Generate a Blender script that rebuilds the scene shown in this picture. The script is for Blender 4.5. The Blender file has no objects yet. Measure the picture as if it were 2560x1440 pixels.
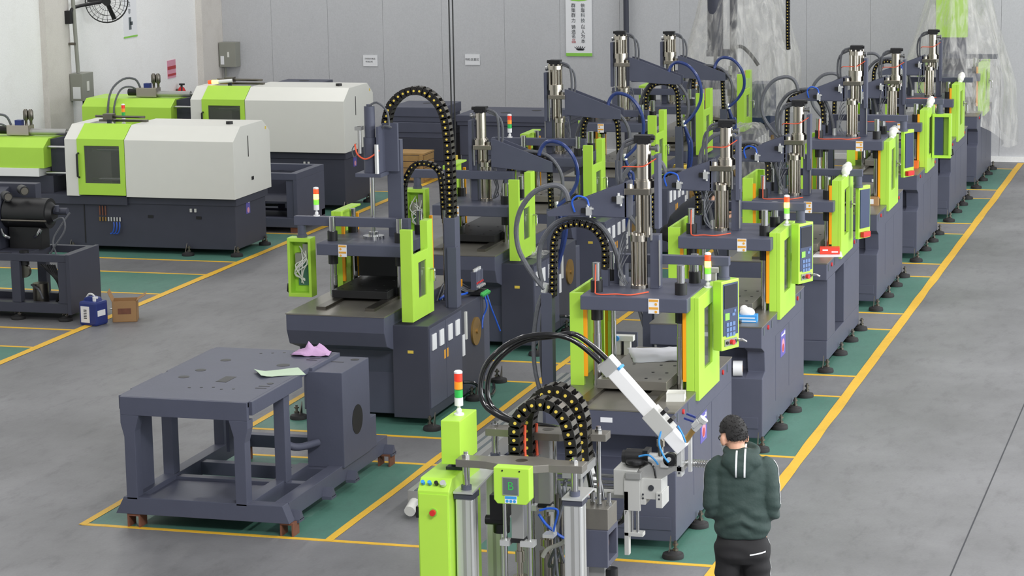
import bpy, bmesh, math, random
from mathutils import Vector, Matrix, Euler, noise
random.seed(7)
scene = bpy.context.scene
COL = scene.collection
R = math.radians

# ------------------------------------------------------------------ camera
cam_d = bpy.data.cameras.new('camera'); cam = bpy.data.objects.new('camera', cam_d); COL.objects.link(cam)
yaw, pitch, roll = R(-16.84), R(10.139), R(-1.032)
f = Vector((math.sin(yaw)*math.cos(pitch), math.cos(yaw)*math.cos(pitch), -math.sin(pitch)))
r0 = Vector((math.cos(yaw), -math.sin(yaw), 0)); u0 = r0.cross(f)
rr = r0*math.cos(roll)+u0*math.sin(roll); uu = u0*math.cos(roll)-r0*math.sin(roll)
M = Matrix((rr, uu, -f)).transposed().to_4x4(); M.translation = Vector((4.05, -18.95, 5.75))
cam.matrix_world = M
cam_d.sensor_width = 36; cam_d.lens = 36*6250.9/2560; cam_d.clip_end = 300
scene.camera = cam

# ------------------------------------------------------------------ world, lamps, exposure
w = bpy.data.worlds.new('hall_light'); scene.world = w; w.use_nodes = True
bg = w.node_tree.nodes['Background']; bg.inputs[0].default_value = (.92, .955, 1.0, 1); bg.inputs[1].default_value = .28
scene.view_settings.view_transform = 'Standard'; scene.view_settings.look = 'None'
scene.view_settings.exposure = 0.0; scene.view_settings.gamma = 1.0; scene.view_settings.use_curve_mapping = False

def area(name, loc, sx, sy, power, col=(1, .98, .95), rot=(0, 0, 0)):
    d = bpy.data.lights.new(name, 'AREA'); d.shape = 'RECTANGLE'; d.size = sx; d.size_y = sy; d.energy = power; d.color = col
    o = bpy.data.objects.new(name, d); COL.objects.link(o); o.location = loc; o.rotation_euler = rot
    return o
for ax in (-12.5, -6.5, -.5, 5.5):
    for ay in (-9, 1, 11, 21):
        area('ceiling_lamp', (ax, ay, 9.5), .8, 5.0, {-12.5: 250, -6.5: 50, -.5: 120, 5.5: 470}[ax]*(.7 if ax < -5 and ay < 5 else 1))
area('side_light', (14, 4, 3.6), 5.0, 30, 3500, (.93, .97, 1), (0, R(83), 0))  # window is only assumed: unseen broad source for the light from the right
area('front_fill', (9, -25, 4.6), 12, 8, 500, (.95, .98, 1), (R(84), 0, R(14)))  # no known gate: unseen fill added behind the camera to lighten front faces
area('near_fill', (3.5, -9.5, 8.6), 4, 1.2, 680, (.98, .98, 1), (R(48), 0, R(22)))  # no known lamp: added fill brightening the nearest machine and dosing unit

# ------------------------------------------------------------------ materials
MATS = {}
def lin(c): return tuple(((x/255)/12.92 if x/255 <= .04045 else ((x/255+.055)/1.055)**2.4) for x in c)
def mat(name, rgb, rough=.5, metal=0., var=.08, scale=6., emit=None, alpha=1., trans=0., bump=0., spec=.5, coat=0.):
    m = bpy.data.materials.new(name); m.use_nodes = True; nt = m.node_tree; b = nt.nodes['Principled BSDF']
    c = lin(rgb)
    tc = nt.nodes.new('ShaderNodeTexCoord'); nz = nt.nodes.new('ShaderNodeTexNoise'); nz.inputs['Scale'].default_value = scale; nz.inputs['Detail'].default_value = 5
    nt.links.new(tc.outputs['Object'], nz.inputs['Vector'])
    mx = nt.nodes.new('ShaderNodeMix'); mx.data_type = 'RGBA'
    mx.inputs[6].default_value = (*[min(1, x*(1-var)) for x in c], 1); mx.inputs[7].default_value = (*[min(1, x*(1+var)) for x in c], 1)
    nt.links.new(nz.outputs['Fac'], mx.inputs[0]); nt.links.new(mx.outputs[2], b.inputs['Base Color'])
    b.inputs['Roughness'].default_value = rough; b.inputs['Metallic'].default_value = metal
    b.inputs['Specular IOR Level'].default_value = spec; b.inputs['Coat Weight'].default_value = coat
    if emit: b.inputs['Emission Color'].default_value = (*lin(emit[0]), 1); b.inputs['Emission Strength'].default_value = emit[1]
    b.inputs['Alpha'].default_value = alpha; b.inputs['Transmission Weight'].default_value = trans
    if bump:
        bp = nt.nodes.new('ShaderNodeBump'); bp.inputs['Strength'].default_value = bump; bp.inputs['Distance'].default_value = .01
        n2 = nt.nodes.new('ShaderNodeTexNoise'); n2.inputs['Scale'].default_value = scale*8; nt.links.new(tc.outputs['Object'], n2.inputs['Vector'])
        nt.links.new(n2.outputs['Fac'], bp.inputs['Height']); nt.links.new(bp.outputs[0], b.inputs['Normal'])
    MATS[name] = m; return m
mat('char', (84, 87, 103), .45, bump=.06, scale=5, spec=.32)          # charcoal machine paint
mat('chard', (66, 68, 80), .48, scale=5, spec=.32)                   # darker charcoal
mat('lime', (178, 224, 76), .38, var=.03)
mat('lime2', (120, 190, 40), .4, var=.03)
mat('steel', (184, 177, 165), .24, 1., var=.05, scale=6)
mat('chrome', (196, 196, 196), .16, 1., var=.05)
mat('dsteel', (120, 116, 108), .36, 1., var=.15, scale=9)
mat('plate', (152, 148, 140), .38, .75, var=.14, scale=5, bump=.05)
mat('alu', (214, 215, 214), .36, .55, var=.04)
mat('alum', (178, 178, 176), .4, .6, var=.07)
mat('rgrey', (198, 198, 194), .4, .2, var=.03)
mat('white', (236, 236, 236), .4, var=.02)
mat('cream', (222, 222, 215), .42, var=.02)
mat('black', (24, 24, 26), .45, var=.15)
mat('rubber', (34, 33, 34), .7, var=.2)
mat('chainm', (30, 28, 27), .42, var=.15)
mat('yel', (228, 200, 84), .45)
mat('orange', (250, 168, 22), .4, var=.03)
mat('hose', (92, 94, 100), .3, var=.35, scale=40, bump=.3)
mat('bhose', (22, 22, 24), .2, coat=.5)
mat('bluehose', (38, 92, 200), .35)
mat('navyhose', (44, 62, 120), .28, var=.3, scale=20)
mat('redwire', (226, 92, 60), .5)
mat('wwire', (214, 214, 210), .5)
mat('green', (60, 175, 84), .45)
mat('red', (206, 44, 44), .4)
mat('screen', (30, 33, 42), .18)
mat('keys', (50, 62, 92), .4)
mat('keyb', (96, 122, 168), .45)
mat('glass', (96, 100, 94), .1, alpha=.42)
mat('lensr', (226, 62, 40), .3, emit=((226, 50, 30), .25))
mat('lenso', (245, 150, 40), .3, emit=((245, 140, 30), .2))
mat('lensg', (52, 176, 80), .3, emit=((40, 170, 70), .15))
mat('lensy', (255, 236, 110), .3, emit=((255, 220, 80), 6.0))
mat('lensr2', (240, 80, 40), .3, emit=((250, 80, 30), .9))
mat('lensg2', (120, 210, 70), .3, emit=((130, 220, 60), .7))
mat('paper', (232, 233, 236), .6, var=.02)
mat('sticky', (226, 164, 62), .5)
mat('violet', (98, 92, 172), .45, var=.15, scale=30)
mat('pink', (216, 150, 170), .6)
mat('brass', (160, 128, 74), .4, .6, var=.2)
mat('wood', (176, 140, 88), .7, var=.25, scale=9)
mat('card', (168, 130, 88), .75, var=.1)
mat('rust', (122, 78, 60), .75, var=.3, scale=20)
mat('bluecan', (36, 52, 120), .4)
mat('bluet', (60, 150, 220), .5)
mat('tissue', (238, 236, 236), .8)
mat('cloth', (198, 160, 200), .85, bump=.3)
mat('gsheet', (204, 205, 212), .8)
mat('gpaper', (196, 216, 190), .7)
mat('orangebox', (236, 112, 40), .6)
mat('redbox', (228, 66, 46), .5)
mat('wgreen', (140, 205, 80), .5)
mat('ink', (50, 52, 58), .6)
mat('ink2', (92, 100, 104), .6)
mat('redink', (178, 62, 66), .6)
mat('boxgrey', (142, 143, 134), .5)
mat('skin', (206, 158, 132), .55, var=.05)
mat('hair', (26, 24, 24), .5, var=.4, scale=60, bump=.6)
mat('jacket', (44, 62, 58), .72, var=.14, scale=7, bump=.2)
mat('trouser', (30, 29, 31), .85, var=.1, scale=10)
mat('wband', (228, 230, 232), .6)
mat('workblue', (40, 42, 52), .8)
mat('maskw', (212, 220, 226), .7)
mat('bubble', (232, 232, 224), .35, var=.1, scale=30)
mat('tape', (196, 199, 202), .5)
mat('film', (216, 215, 210), .2)
m = MATS['film']; nt = m.node_tree; b = nt.nodes['Principled BSDF']
nzf = nt.nodes.new('ShaderNodeTexNoise'); nzf.inputs['Scale'].default_value = 5; nzf.inputs['Detail'].default_value = 6; nzf.inputs['Distortion'].default_value = 1.4
mpf = nt.nodes.new('ShaderNodeMapping'); mpf.inputs['Scale'].default_value = (1.6, 1.6, .28); tcf = nt.nodes.new('ShaderNodeTexCoord')
rmp = nt.nodes.new('ShaderNodeMapRange'); rmp.inputs[1].default_value = .38; rmp.inputs[2].default_value = .75; rmp.inputs[3].default_value = .13; rmp.inputs[4].default_value = .6
nt.links.new(tcf.outputs['Object'], mpf.inputs[0]); nt.links.new(mpf.outputs[0], nzf.inputs['Vector']); nt.links.new(nzf.outputs['Fac'], rmp.inputs[0]); nt.links.new(rmp.outputs[0], b.inputs['Alpha'])
for nm in ('lensy', 'lensr2', 'lensg2'): MATS[nm].cycles.emission_sampling = 'NONE' if hasattr(MATS[nm].cycles, 'emission_sampling') else 'AUTO'

def concrete(name, c1, c2, c3, rough):
    m = bpy.data.materials.new(name); m.use_nodes = True; nt = m.node_tree; b = nt.nodes['Principled BSDF']; N = nt.nodes.new; L = nt.links.new
    tc = N('ShaderNodeTexCoord'); n1 = N('ShaderNodeTexNoise'); n1.inputs['Scale'].default_value = .35; n1.inputs['Detail'].default_value = 8; n1.inputs['Roughness'].default_value = .62
    mp = N('ShaderNodeMapping'); mp.inputs['Scale'].default_value = (2.2, .8, 1); mp.inputs['Rotation'].default_value = (0, 0, .5)
    n2 = N('ShaderNodeTexNoise'); n2.inputs['Scale'].default_value = 2.4; n2.inputs['Detail'].default_value = 9; n2.inputs['Roughness'].default_value = .7
    n3 = N('ShaderNodeTexNoise'); n3.inputs['Scale'].default_value = 45; n3.inputs['Detail'].default_value = 3
    L(tc.outputs['Object'], n1.inputs['Vector']); L(tc.outputs['Object'], mp.inputs[0]); L(mp.outputs[0], n2.inputs['Vector']); L(tc.outputs['Object'], n3.inputs['Vector'])
    r1 = N('ShaderNodeValToRGB'); r1.color_ramp.elements[0].position = .36; r1.color_ramp.elements[1].position = .66
    r1.color_ramp.elements[0].color = (*lin(c1), 1); r1.color_ramp.elements[1].color = (*lin(c2), 1); L(n1.outputs['Fac'], r1.inputs[0])
    r2 = N('ShaderNodeMapRange'); r2.inputs[1].default_value = .52; r2.inputs[2].default_value = .8; r2.inputs[4].default_value = .55; L(n2.outputs['Fac'], r2.inputs[0])
    mx = N('ShaderNodeMix'); mx.data_type = 'RGBA'; mx.inputs[7].default_value = (*lin(c3), 1); L(r2.outputs[0], mx.inputs[0]); L(r1.outputs[0], mx.inputs[6])
    hs = N('ShaderNodeHueSaturation'); r3 = N('ShaderNodeMapRange'); r3.inputs[3].default_value = .88; r3.inputs[4].default_value = 1.12; L(n3.outputs['Fac'], r3.inputs[0])
    L(r3.outputs[0], hs.inputs['Value']); L(mx.outputs[2], hs.inputs['Color']); L(hs.outputs[0], b.inputs['Base Color'])
    r4 = N('ShaderNodeMapRange'); r4.inputs[3].default_value = rough-.1; r4.inputs[4].default_value = rough+.14; L(n2.outputs['Fac'], r4.inputs[0]); L(r4.outputs[0], b.inputs['Roughness'])
    MATS[name] = m
concrete('floor', (108, 108, 110), (136, 136, 139), (84, 83, 84), .46)
concrete('floorgreen', (72, 118, 104), (88, 134, 120), (82, 106, 100), .5)
concrete('flooryel', (226, 176, 46), (240, 194, 66), (196, 160, 66), .55)
concrete('wallw', (236, 236, 234), (242, 242, 241), (226, 224, 220), .8)
concrete('wallg', (186, 187, 190), (191, 192, 195), (183, 184, 188), .5)
concrete('pillar', (205, 200, 194), (216, 212, 206), (190, 184, 178), .8)

# ------------------------------------------------------------------ mesh helpers
FR = [1, 0., 0., 0.]        # mirror sign, origin
def frame(s=1, ox=0., oy=0., oz=0.): FR[:] = [s, ox, oy, oz]
MESHES = {}
class MB:
    def __init__(s): s.v = []; s.f = []; s.m = []; s.sm = []; s.mi = 0; s.rg = []
    def add(s, vs, fs, smooth=False):
        n = len(s.v); s.v += [tuple(p) for p in vs]; s.rg.append((n, n+len(vs), len(s.f), len(s.f)+len(fs)))
        for q in fs: s.f.append(tuple(n+i for i in q)); s.m.append(s.mi); s.sm.append(smooth)
        return s
    def mat(s, i): s.mi = i; return s
    def box(s, x0, x1, y0, y1, z0, z1):
        return s.add([(x, y, z) for z in (z0, z1) for y in (y0, y1) for x in (x0, x1)],
                     [(0, 2, 3, 1), (4, 5, 7, 6), (0, 1, 5, 4), (2, 6, 7, 3), (0, 4, 6, 2), (1, 3, 7, 5)])
    def obox(s, c, a, b, d):
        c, a, b, d = map(Vector, (c, a, b, d))
        if a.cross(b).dot(d) < 0: a = -a
        vs = [c+a*i+b*j+d*k for k in (-1, 1) for j in (-1, 1) for i in (-1, 1)]
        return s.add(vs, [(0, 2, 3, 1), (4, 5, 7, 6), (0, 1, 5, 4), (2, 6, 7, 3), (0, 4, 6, 2), (1, 3, 7, 5)])
    def beam(s, p, q, wd, ht, up=(0, 0, 1)):
        p, q, up = Vector(p), Vector(q), Vector(up); t = (q-p); n = t.normalized(); sd = n.cross(up).normalized(); up = sd.cross(n)
        return s.obox((p+q)/2, t/2, sd*wd/2, up*ht/2)
    def prism(s, poly, axis, a, b):
        # poly 2D outline, extruded along axis from a to b
        n = len(poly)
        def P(p, t): return {'x': (t, p[0], p[1]), 'y': (p[0], t, p[1]), 'z': (p[0], p[1], t)}[axis]
        ar = sum(poly[i][0]*poly[(i+1) % n][1]-poly[(i+1) % n][0]*poly[i][1] for i in range(n))
        if (ar < 0) != (axis == 'y'): poly = poly[::-1]
        if a > b: a, b = b, a
        vs = [P(p, a) for p in poly]+[P(p, b) for p in poly]
        fs = [tuple(range(n))[::-1], tuple(range(n, 2*n))]+[(i, (i+1) % n, n+(i+1) % n, n+i) for i in range(n)]
        return s.add(vs, fs)
    def cyl(s, p, q, r, n=14, r2=None, cap=True):
        p, q = Vector(p), Vector(q); r2 = r if r2 is None else r2
        t = (q-p).normalized(); a = t.orthogonal().normalized(); b = t.cross(a)
        vs = []
        for c, rad in ((p, r), (q, r2)):
            vs += [c+(a*math.cos(2*math.pi*i/n)+b*math.sin(2*math.pi*i/n))*rad for i in range(n)]
        s.add(vs, [(i, (i+1) % n, n+(i+1) % n, n+i) for i in range(n)], True)
        if cap: s.add(vs[:n], [tuple(range(n))[::-1]]); s.add(vs[n:], [tuple(range(n))])
        return s
    def vcyl(s, x, y, z0, z1, r, n=14, r2=None): return s.cyl((x, y, z0), (x, y, z1), r, n, r2)
    def lathe(s, c, prof, n=16):
        c = Vector(c); vs = []; k = len(prof)
        for r, z in prof: vs += [c+Vector((r*math.cos(2*math.pi*i/n), r*math.sin(2*math.pi*i/n), z)) for i in range(n)]
        s.add(vs, [(j*n+i, j*n+(i+1) % n, (j+1)*n+(i+1) % n, (j+1)*n+i) for j in range(k-1) for i in range(n)], True)
        s.add(vs[:n], [tuple(range(n))[::-1]]); s.add(vs[-n:], [tuple(range(n))]); return s
    def tube(s, pts, r, n=8, smooth=4):
        pts = spline(pts, smooth) if smooth > 1 else [Vector(p) for p in pts]
        k = len(pts); vs = []; a = None
        for i, p in enumerate(pts):
            t = (pts[min(i+1, k-1)]-pts[max(i-1, 0)]).normalized()
            a = t.orthogonal().normalized() if a is None else (a-t*a.dot(t)).normalized()
            b = t.cross(a); rad = r(i/(k-1)) if callable(r) else r
            vs += [p+(a*math.cos(2*math.pi*j/n)+b*math.sin(2*math.pi*j/n))*rad for j in range(n)]
        s.add(vs, [(i*n+j, i*n+(j+1) % n, (i+1)*n+(j+1) % n, (i+1)*n+j) for i in range(k-1) for j in range(n)], True)
        s.add(vs[:n], [tuple(range(n))[::-1]]); s.add(vs[-n:], [tuple(range(n))]); return s
    def ball(s, c, rx, ry=None, rz=None, n=12, k=8):
        ry = ry or rx; rz = rz or rx; c = Vector(c); vs = [c+Vector((0, 0, -rz))]
        for j in range(1, k):
            ph = -math.pi/2+math.pi*j/k
            vs += [c+Vector((rx*math.cos(ph)*math.cos(2*math.pi*i/n), ry*math.cos(ph)*math.sin(2*math.pi*i/n), rz*math.sin(ph))) for i in range(n)]
        vs.append(c+Vector((0, 0, rz))); e = len(vs)-1
        fs = [(0, 1+(i+1) % n, 1+i) for i in range(n)]
        fs += [(1+j*n+i, 1+j*n+(i+1) % n, 1+(j+1)*n+(i+1) % n, 1+(j+1)*n+i) for j in range(k-2) for i in range(n)]
        fs += [(e, 1+(k-2)*n+i, 1+(k-2)*n+(i+1) % n) for i in range(n)]
        return s.add(vs, fs, True)
    def frame_plate(s, axis, t0, t1, a0, a1, b0, b1, holes):
        # plate with rectangular holes (a0,a1,b0,b1), cut into strips
        xs = sorted({a0, a1}|{h for q in holes for h in q[:2]}); ys = sorted({b0, b1}|{h for q in holes for h in q[2:]})
        for i in range(len(xs)-1):
            for j in range(len(ys)-1):
                cx, cy = (xs[i]+xs[i+1])/2, (ys[j]+ys[j+1])/2
                if any(h[0] < cx < h[1] and h[2] < cy < h[3] for h in holes): continue
                q = {'x': (t0, t1, xs[i], xs[i+1], ys[j], ys[j+1]), 'y': (xs[i], xs[i+1], t0, t1, ys[j], ys[j+1]), 'z': (xs[i], xs[i+1], ys[j], ys[j+1], t0, t1)}[axis]
                s.box(*q)
        return s
def spline(pts, k=4):
    pts = [Vector(p) for p in pts]; out = []
    for i in range(len(pts)-1):
        p0, p1, p2, p3 = pts[max(i-1, 0)], pts[i], pts[i+1], pts[min(i+2, len(pts)-1)]
        for j in range(k):
            t = j/k
            out.append(.5*((2*p1)+(p2-p0)*t+(2*p0-5*p1+4*p2-p3)*t*t+(3*p1-p0-3*p2+p3)*t**3))
    out.append(pts[-1]); return out

def mesh_of(name, mb, mats, bevel=0.):
    s, ox, oy, oz = FR
    if isinstance(mats, str): mats = (mats,)
    vs = [(s*(x-ox), y-oy, z-oz) for x, y, z in mb.v]; fs = mb.f if s > 0 else [q[::-1] for q in mb.f]
    key = hash((tuple((round(a, 4), round(b, 4), round(c, 4)) for a, b, c in vs), tuple(fs), mats, tuple(mb.m), bevel))
    if key in MESHES: return MESHES[key]
    me = bpy.data.meshes.new(name); me.from_pydata(vs, [], fs)
    for q in mats: me.materials.append(MATS[q])
    me.polygons.foreach_set('material_index', mb.m); me.polygons.foreach_set('use_smooth', mb.sm); me.update()
    if bevel:
        bm = bmesh.new(); bm.from_mesh(me); bmesh.ops.remove_doubles(bm, verts=bm.verts, dist=1e-5)
        ed = [e for e in bm.edges if len(e.link_faces) == 2 and e.calc_face_angle(0) > .5]
        bmesh.ops.bevel(bm, geom=ed, offset=bevel, segments=2, profile=.6, affect='EDGES', clamp_overlap=True); bm.to_mesh(me); bm.free()
    if any(mb.sm):
        me.set_sharp_from_angle(angle=R(40))
    MESHES[key] = me; return me
def clusters(mb):
    """primitives of one builder that stand far apart become parts of their own"""
    n = len(mb.rg)
    if n < 2 or n > 70: return None
    bx = []
    for a, b, _, _ in mb.rg:
        q = mb.v[a:b]; bx.append([min(p[k] for p in q) for k in range(3)]+[max(p[k] for p in q) for k in range(3)])
    size = [math.dist(b[:3], b[3:]) for b in bx]; par = list(range(n))
    def find(i):
        while par[i] != i: i = par[i]
        return i
    for i in range(n):
        for j in range(i):
            gap = math.sqrt(sum(max(0, bx[i][k]-bx[j][k+3], bx[j][k]-bx[i][k+3])**2 for k in range(3)))
            if gap < .2*max(size[i], size[j]): par[find(i)] = find(j)
    gr = {}
    for i in range(n): gr.setdefault(find(i), []).append(i)
    return [gr[k] for k in sorted(gr)] if len(gr) > 1 else None
def part(name, mb, mats, parent=None, bevel=0., label=None):
    cl = clusters(mb) if parent is not None else None
    if cl and len(cl) > 12: cl = None
    first = None
    for g in (cl or [None]):
        m2 = mb
        if g is not None:
            m2 = MB()
            for i in g:
                a, b, fa, fb = mb.rg[i]; off = len(m2.v)-a
                m2.v += mb.v[a:b]; m2.f += [tuple(k+off for k in q) for q in mb.f[fa:fb]]; m2.m += mb.m[fa:fb]; m2.sm += mb.sm[fa:fb]
        o = bpy.data.objects.new(name, mesh_of(name, m2, mats, bevel)); COL.objects.link(o)
        if parent: o.parent = parent
        if label: o['label'] = label
        first = first or o
    return first
def tag(o, label, cat, group=None):
    o['label'] = label; o['category'] = cat
    if group: o['group'] = group
    return o
def thing(name, label, cat, loc=(0, 0, 0), rz=0., group=None):
    o = bpy.data.objects.new(name, None); COL.objects.link(o); o.empty_display_size = .1
    o.location = loc; o.rotation_euler = (0, 0, rz); return tag(o, label, cat, group)
def struct(name, mb, mats, parent=None, bevel=0.):
    o = part(name, mb, mats, parent, bevel)
    if not parent: o['kind'] = 'structure'
    return o
def solo(name, label, cat, mb, mats, loc, rz=0., bevel=0., group=None):
    o = part(name, mb, mats, None, bevel); o.location = loc; o.rotation_euler = (0, 0, rz); return tag(o, label, cat, group)
def text(name, s, size, loc, rot, mt, parent, align='CENTER'):
    c = bpy.data.curves.new(name, 'FONT'); c.body = s; c.size = size; c.align_x = align; c.align_y = 'CENTER'; c.extrude = .0006
    o = bpy.data.objects.new(name, c); COL.objects.link(o)
    bpy.context.view_layer.update()
    me = bpy.data.meshes.new_from_object(o.evaluated_get(bpy.context.evaluated_depsgraph_get())); COL.objects.unlink(o); bpy.data.objects.remove(o)
    me.materials.clear(); me.materials.append(MATS[mt]); q = bpy.data.objects.new(name, me); COL.objects.link(q)
    q.location = loc; q.rotation_euler = rot; q.parent = parent; return q

# ------------------------------------------------------------------ cable chains
def link_mb(L, h, wd, big=True):
    mb = MB(); e = L*.62
    oct_ = [(-e, -h*.3), (-e*.7, -h/2), (e*.7, -h/2), (e, -h*.3), (e, h*.3), (e*.7, h/2), (-e*.7, h/2), (-e, h*.3)]
    t = wd*.09
    mb.prism(oct_, 'y', -wd/2, -wd/2+t); mb.prism(oct_, 'y', wd/2-t, wd/2)
    mb.mat(2).box(-L*.28, L*.28, -wd/2+t, wd/2-t, h*.36, h*.5); mb.mat(0).box(-L*.28, L*.28, -wd/2+t, wd/2-t, -h*.5, -h*.36)
    mb.mat(1).cyl((0, -wd/2-.004, 0), (0, -wd/2+.002, 0), h*.14, 8); mb.cyl((0, wd/2-.002, 0), (0, wd/2+.004, 0), h*.14, 8)
    return mb.mat(0)
def resample(pts, L):
    pts = spline(pts, 8); d = [0]
    for i in range(1, len(pts)): d.append(d[-1]+(pts[i]-pts[i-1]).length)
    n = max(2, round(d[-1]/L)); out = []; j = 0
    for i in range(n):
        t = (i+.5)*d[-1]/n
        while d[j+1] < t: j += 1
        a = (t-d[j])/(d[j+1]-d[j]); p = pts[j].lerp(pts[j+1], a); tg = (pts[min(j+2, len(pts)-1)]-pts[max(j-1, 0)]).normalized()
        out.append((p, tg))
    return out, d[-1]/n
def chain(name, pts, L, h, wd, parent, links=True, y=0.):
    """pts (x,z) in the local frame; links are separate children when links is true"""
    res, Lr = resample([(p[0], y, p[1]) for p in pts], L); s, ox, oy, oz = FR
    mats = ('chainm', 'yel', 'dsteel')
    if not links:
        mb = MB(); lk = link_mb(Lr, h, wd)
        for p, t in res:
            nv = Vector((-t.z, 0, t.x))
            mb.v, base = mb.v, len(mb.v)
            mb.v += [tuple(p+t*v[0]+Vector((0, v[1], 0))+nv*v[2]) for v in lk.v]; mb.f += [tuple(base+i for i in q) for q in lk.f]; mb.m += lk.m; mb.sm += lk.sm
        # outline is right handed as (t, y, n)
        return part(name, mb, mats, parent)
    root = part(name, MB().tube([(q[0][0], y, q[0][2]) for q in res], h*.22, 6, 1), 'black', parent)
    fs = list(FR); frame(); me = mesh_of('chain_link', link_mb(Lr, h, wd), mats); FR[:] = fs
    for p, t in res:
        o = bpy.data.objects.new('chain_link', me); COL.objects.link(o); o.parent = root
        o.location = (s*(p.x-ox), p.y-oy, p.z-oz); o.rotation_euler = (0, math.atan2(-t.z, s*t.x), 0)
    return root

def signal(parent, x, y, z, lit=False, sc=1., h=1.):
    """tower light on a short white pole, lenses as sub-parts"""
    r = .029*sc; p0 = z+.065*sc
    st = part('signal_tower', MB().vcyl(x, y, z, z+.012, .034*sc, 12).vcyl(x, y, z, p0, .011*sc, 10).ball((x, y, z+.03*sc), .02*sc).vcyl(x, y, p0, p0+.055*sc, r, 14), 'white', parent)
    q = p0+.055*sc
    names = (('green_lens', 'lensg2' if lit else 'lensg'), ('amber_lens', 'lensy' if lit else 'lenso'), ('red_lens', 'lensr2' if lit else 'lensr'))
    for i, (n, mt) in enumerate(names):
        part(n, MB().vcyl(x, y, q+.003, q+.052*sc, r*.97, 14), mt, st); q += .055*sc
    part('lamp_cap', MB().lathe((x, y, q), [(r, 0), (r, .012*sc), (r*.6, .02*sc), (.002, .022*sc)], 14), 'white', st)
    return st
def foot(parent, x, y, s=1, z=.075):
    mb = MB().lathe((x, y, 0), [(.088, 0), (.09, .02), (.084, .04), (.05, .048), (.04, .06), (.02, .066)], 16)
    f_ = part('levelling_foot', mb, 'rubber', parent)
    part('foot_bolt', MB().vcyl(x+.02, y, .06, z+.07, .013, 8).vcyl(x+.02, y, .062, .08, .026, 6).vcyl(x+.02, y, z+.035, z+.05, .026, 6).prism([(y-.035, z-.02), (y+.035, z-.02), (y+.035, z+.1), (y-.005, z+.03)], 'x', x-.03, x-.022), 'dsteel', f_)
def hexbolt(mb, x, y, z, r=.025, h=.03): mb.vcyl(x, y, z, z+h*.5, r, 6).vcyl(x, y, z+h*.5, z+h, r*.6, 8); return mb

# ------------------------------------------------------------------ setting: floor, walls
frame()
floor = struct('floor', MB().box(-16, 16, -30, 26.2, -.2, 0), 'floor')
def patch(name, x0, x1, y0, y1, mt, z=.0015):
    o = part(name, MB().box(x0, x1, y0, y1, 0, z), mt, floor); return o
P_ = 3.67; BD = 2.65
for i in range(7):
    y0 = P_*i
    patch('green_bay_paint', -2.05, -.06, y0+.03, y0+BD-.03, 'floorgreen')
    patch('green_bay_paint', -5.57, -3.36, y0+.03, y0+BD-.03, 'floorgreen')
    for yy in (y0, y0+BD):
        patch('yellow_line', -3.33, -.05, yy-.03, yy+.03, 'flooryel', .003); patch('yellow_line', -5.6, -3.33, yy-.03, yy+.03, 'flooryel', .003)
for i in range(4):
    y0 = 9.35+P_*i-1.33
    if i == 0: y0 = 8.0-2.65
    y0 = (4.3, 10.5, 13.05, 17.2)[i]
    y1 = (6.95, 12.0, 15.6, 20.2)[i]
    patch('green_bay_paint', -15.2, -9.66, y0+.03, y1-.03, 'floorgreen')
    for yy in (y0, y1): patch('yellow_line', -15.2, -9.62, yy-.03, yy+.03, 'flooryel', .003)
patch('yellow_line', -15.2, -9.62, 7.99, 8.05, 'flooryel', .003)
def wobbly(x, y0, y1, wd):
    mb = MB(); n = int((y1-y0)/.25); vs = []; fs = []
    for i in range(n+1):
        y = y0+(y1-y0)*i/n; a = wd/2*(1+.18*noise.noise((x*3, y*1.3, 0))); d = .012*noise.noise((x, y*.6, 4))
        vs += [(x+d-a, y, .0045), (x+d+a, y, .0045)]
    fs = [(2*i, 2*i+1, 2*i+3, 2*i+2) for i in range(n)]
    part('yellow_line', mb.add(vs, fs), 'flooryel', floor)
wobbly(0, -.9, 25.5, .11); wobbly(-3.33, -.03, 25.5, .075); wobbly(-5.6, -.03, 25.5, .075); wobbly(-9.62, -3, 25.5, .11)
patch('floor_joint', 1.815, 1.828, -20, 25.7, 'ink', .001); patch('floor_joint', -8, 15, -6.004, -5.996, 'ink', .001)
wl = struct('wall_left', MB().box(-15.6, -15.33, -30, 26.2, 0, 7.5), 'wallw')
part('wall_pillar', MB().box(-15.4, -15.22, 18.45, 19.3, 0, 7.5), 'pillar', wl); part('wall_pillar', MB().box(-15.4, -15.2, 24.75, 25.72, 0, 7.5), 'pillar', wl)
part('wall_pillar', MB().box(-15.4, -15.22, 12.3, 13.1, 0, 7.5), 'pillar', wl)
wb = struct('wall_back', MB().box(-15.6, 16, 25.74, 26.1, 0, 7.5), 'wallg')
seams = [-15.2, -14.18, -13.03, -11.92, -10.75, -9.52, -8.45, -7.31, -6.18, -5.0]+[-5+1.15*i for i in range(1, 19)]
for a, b_ in zip(seams[:-1], seams[1:]):
    part('wall_panel', MB().box(a+.002, b_-.002, 25.7, 25.745, .02, 7.5), 'wallg', wb)
struct('baseboard_back', MB().box(-15.2, 16, 25.64, 25.7, 0, .09), 'wallw')

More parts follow.
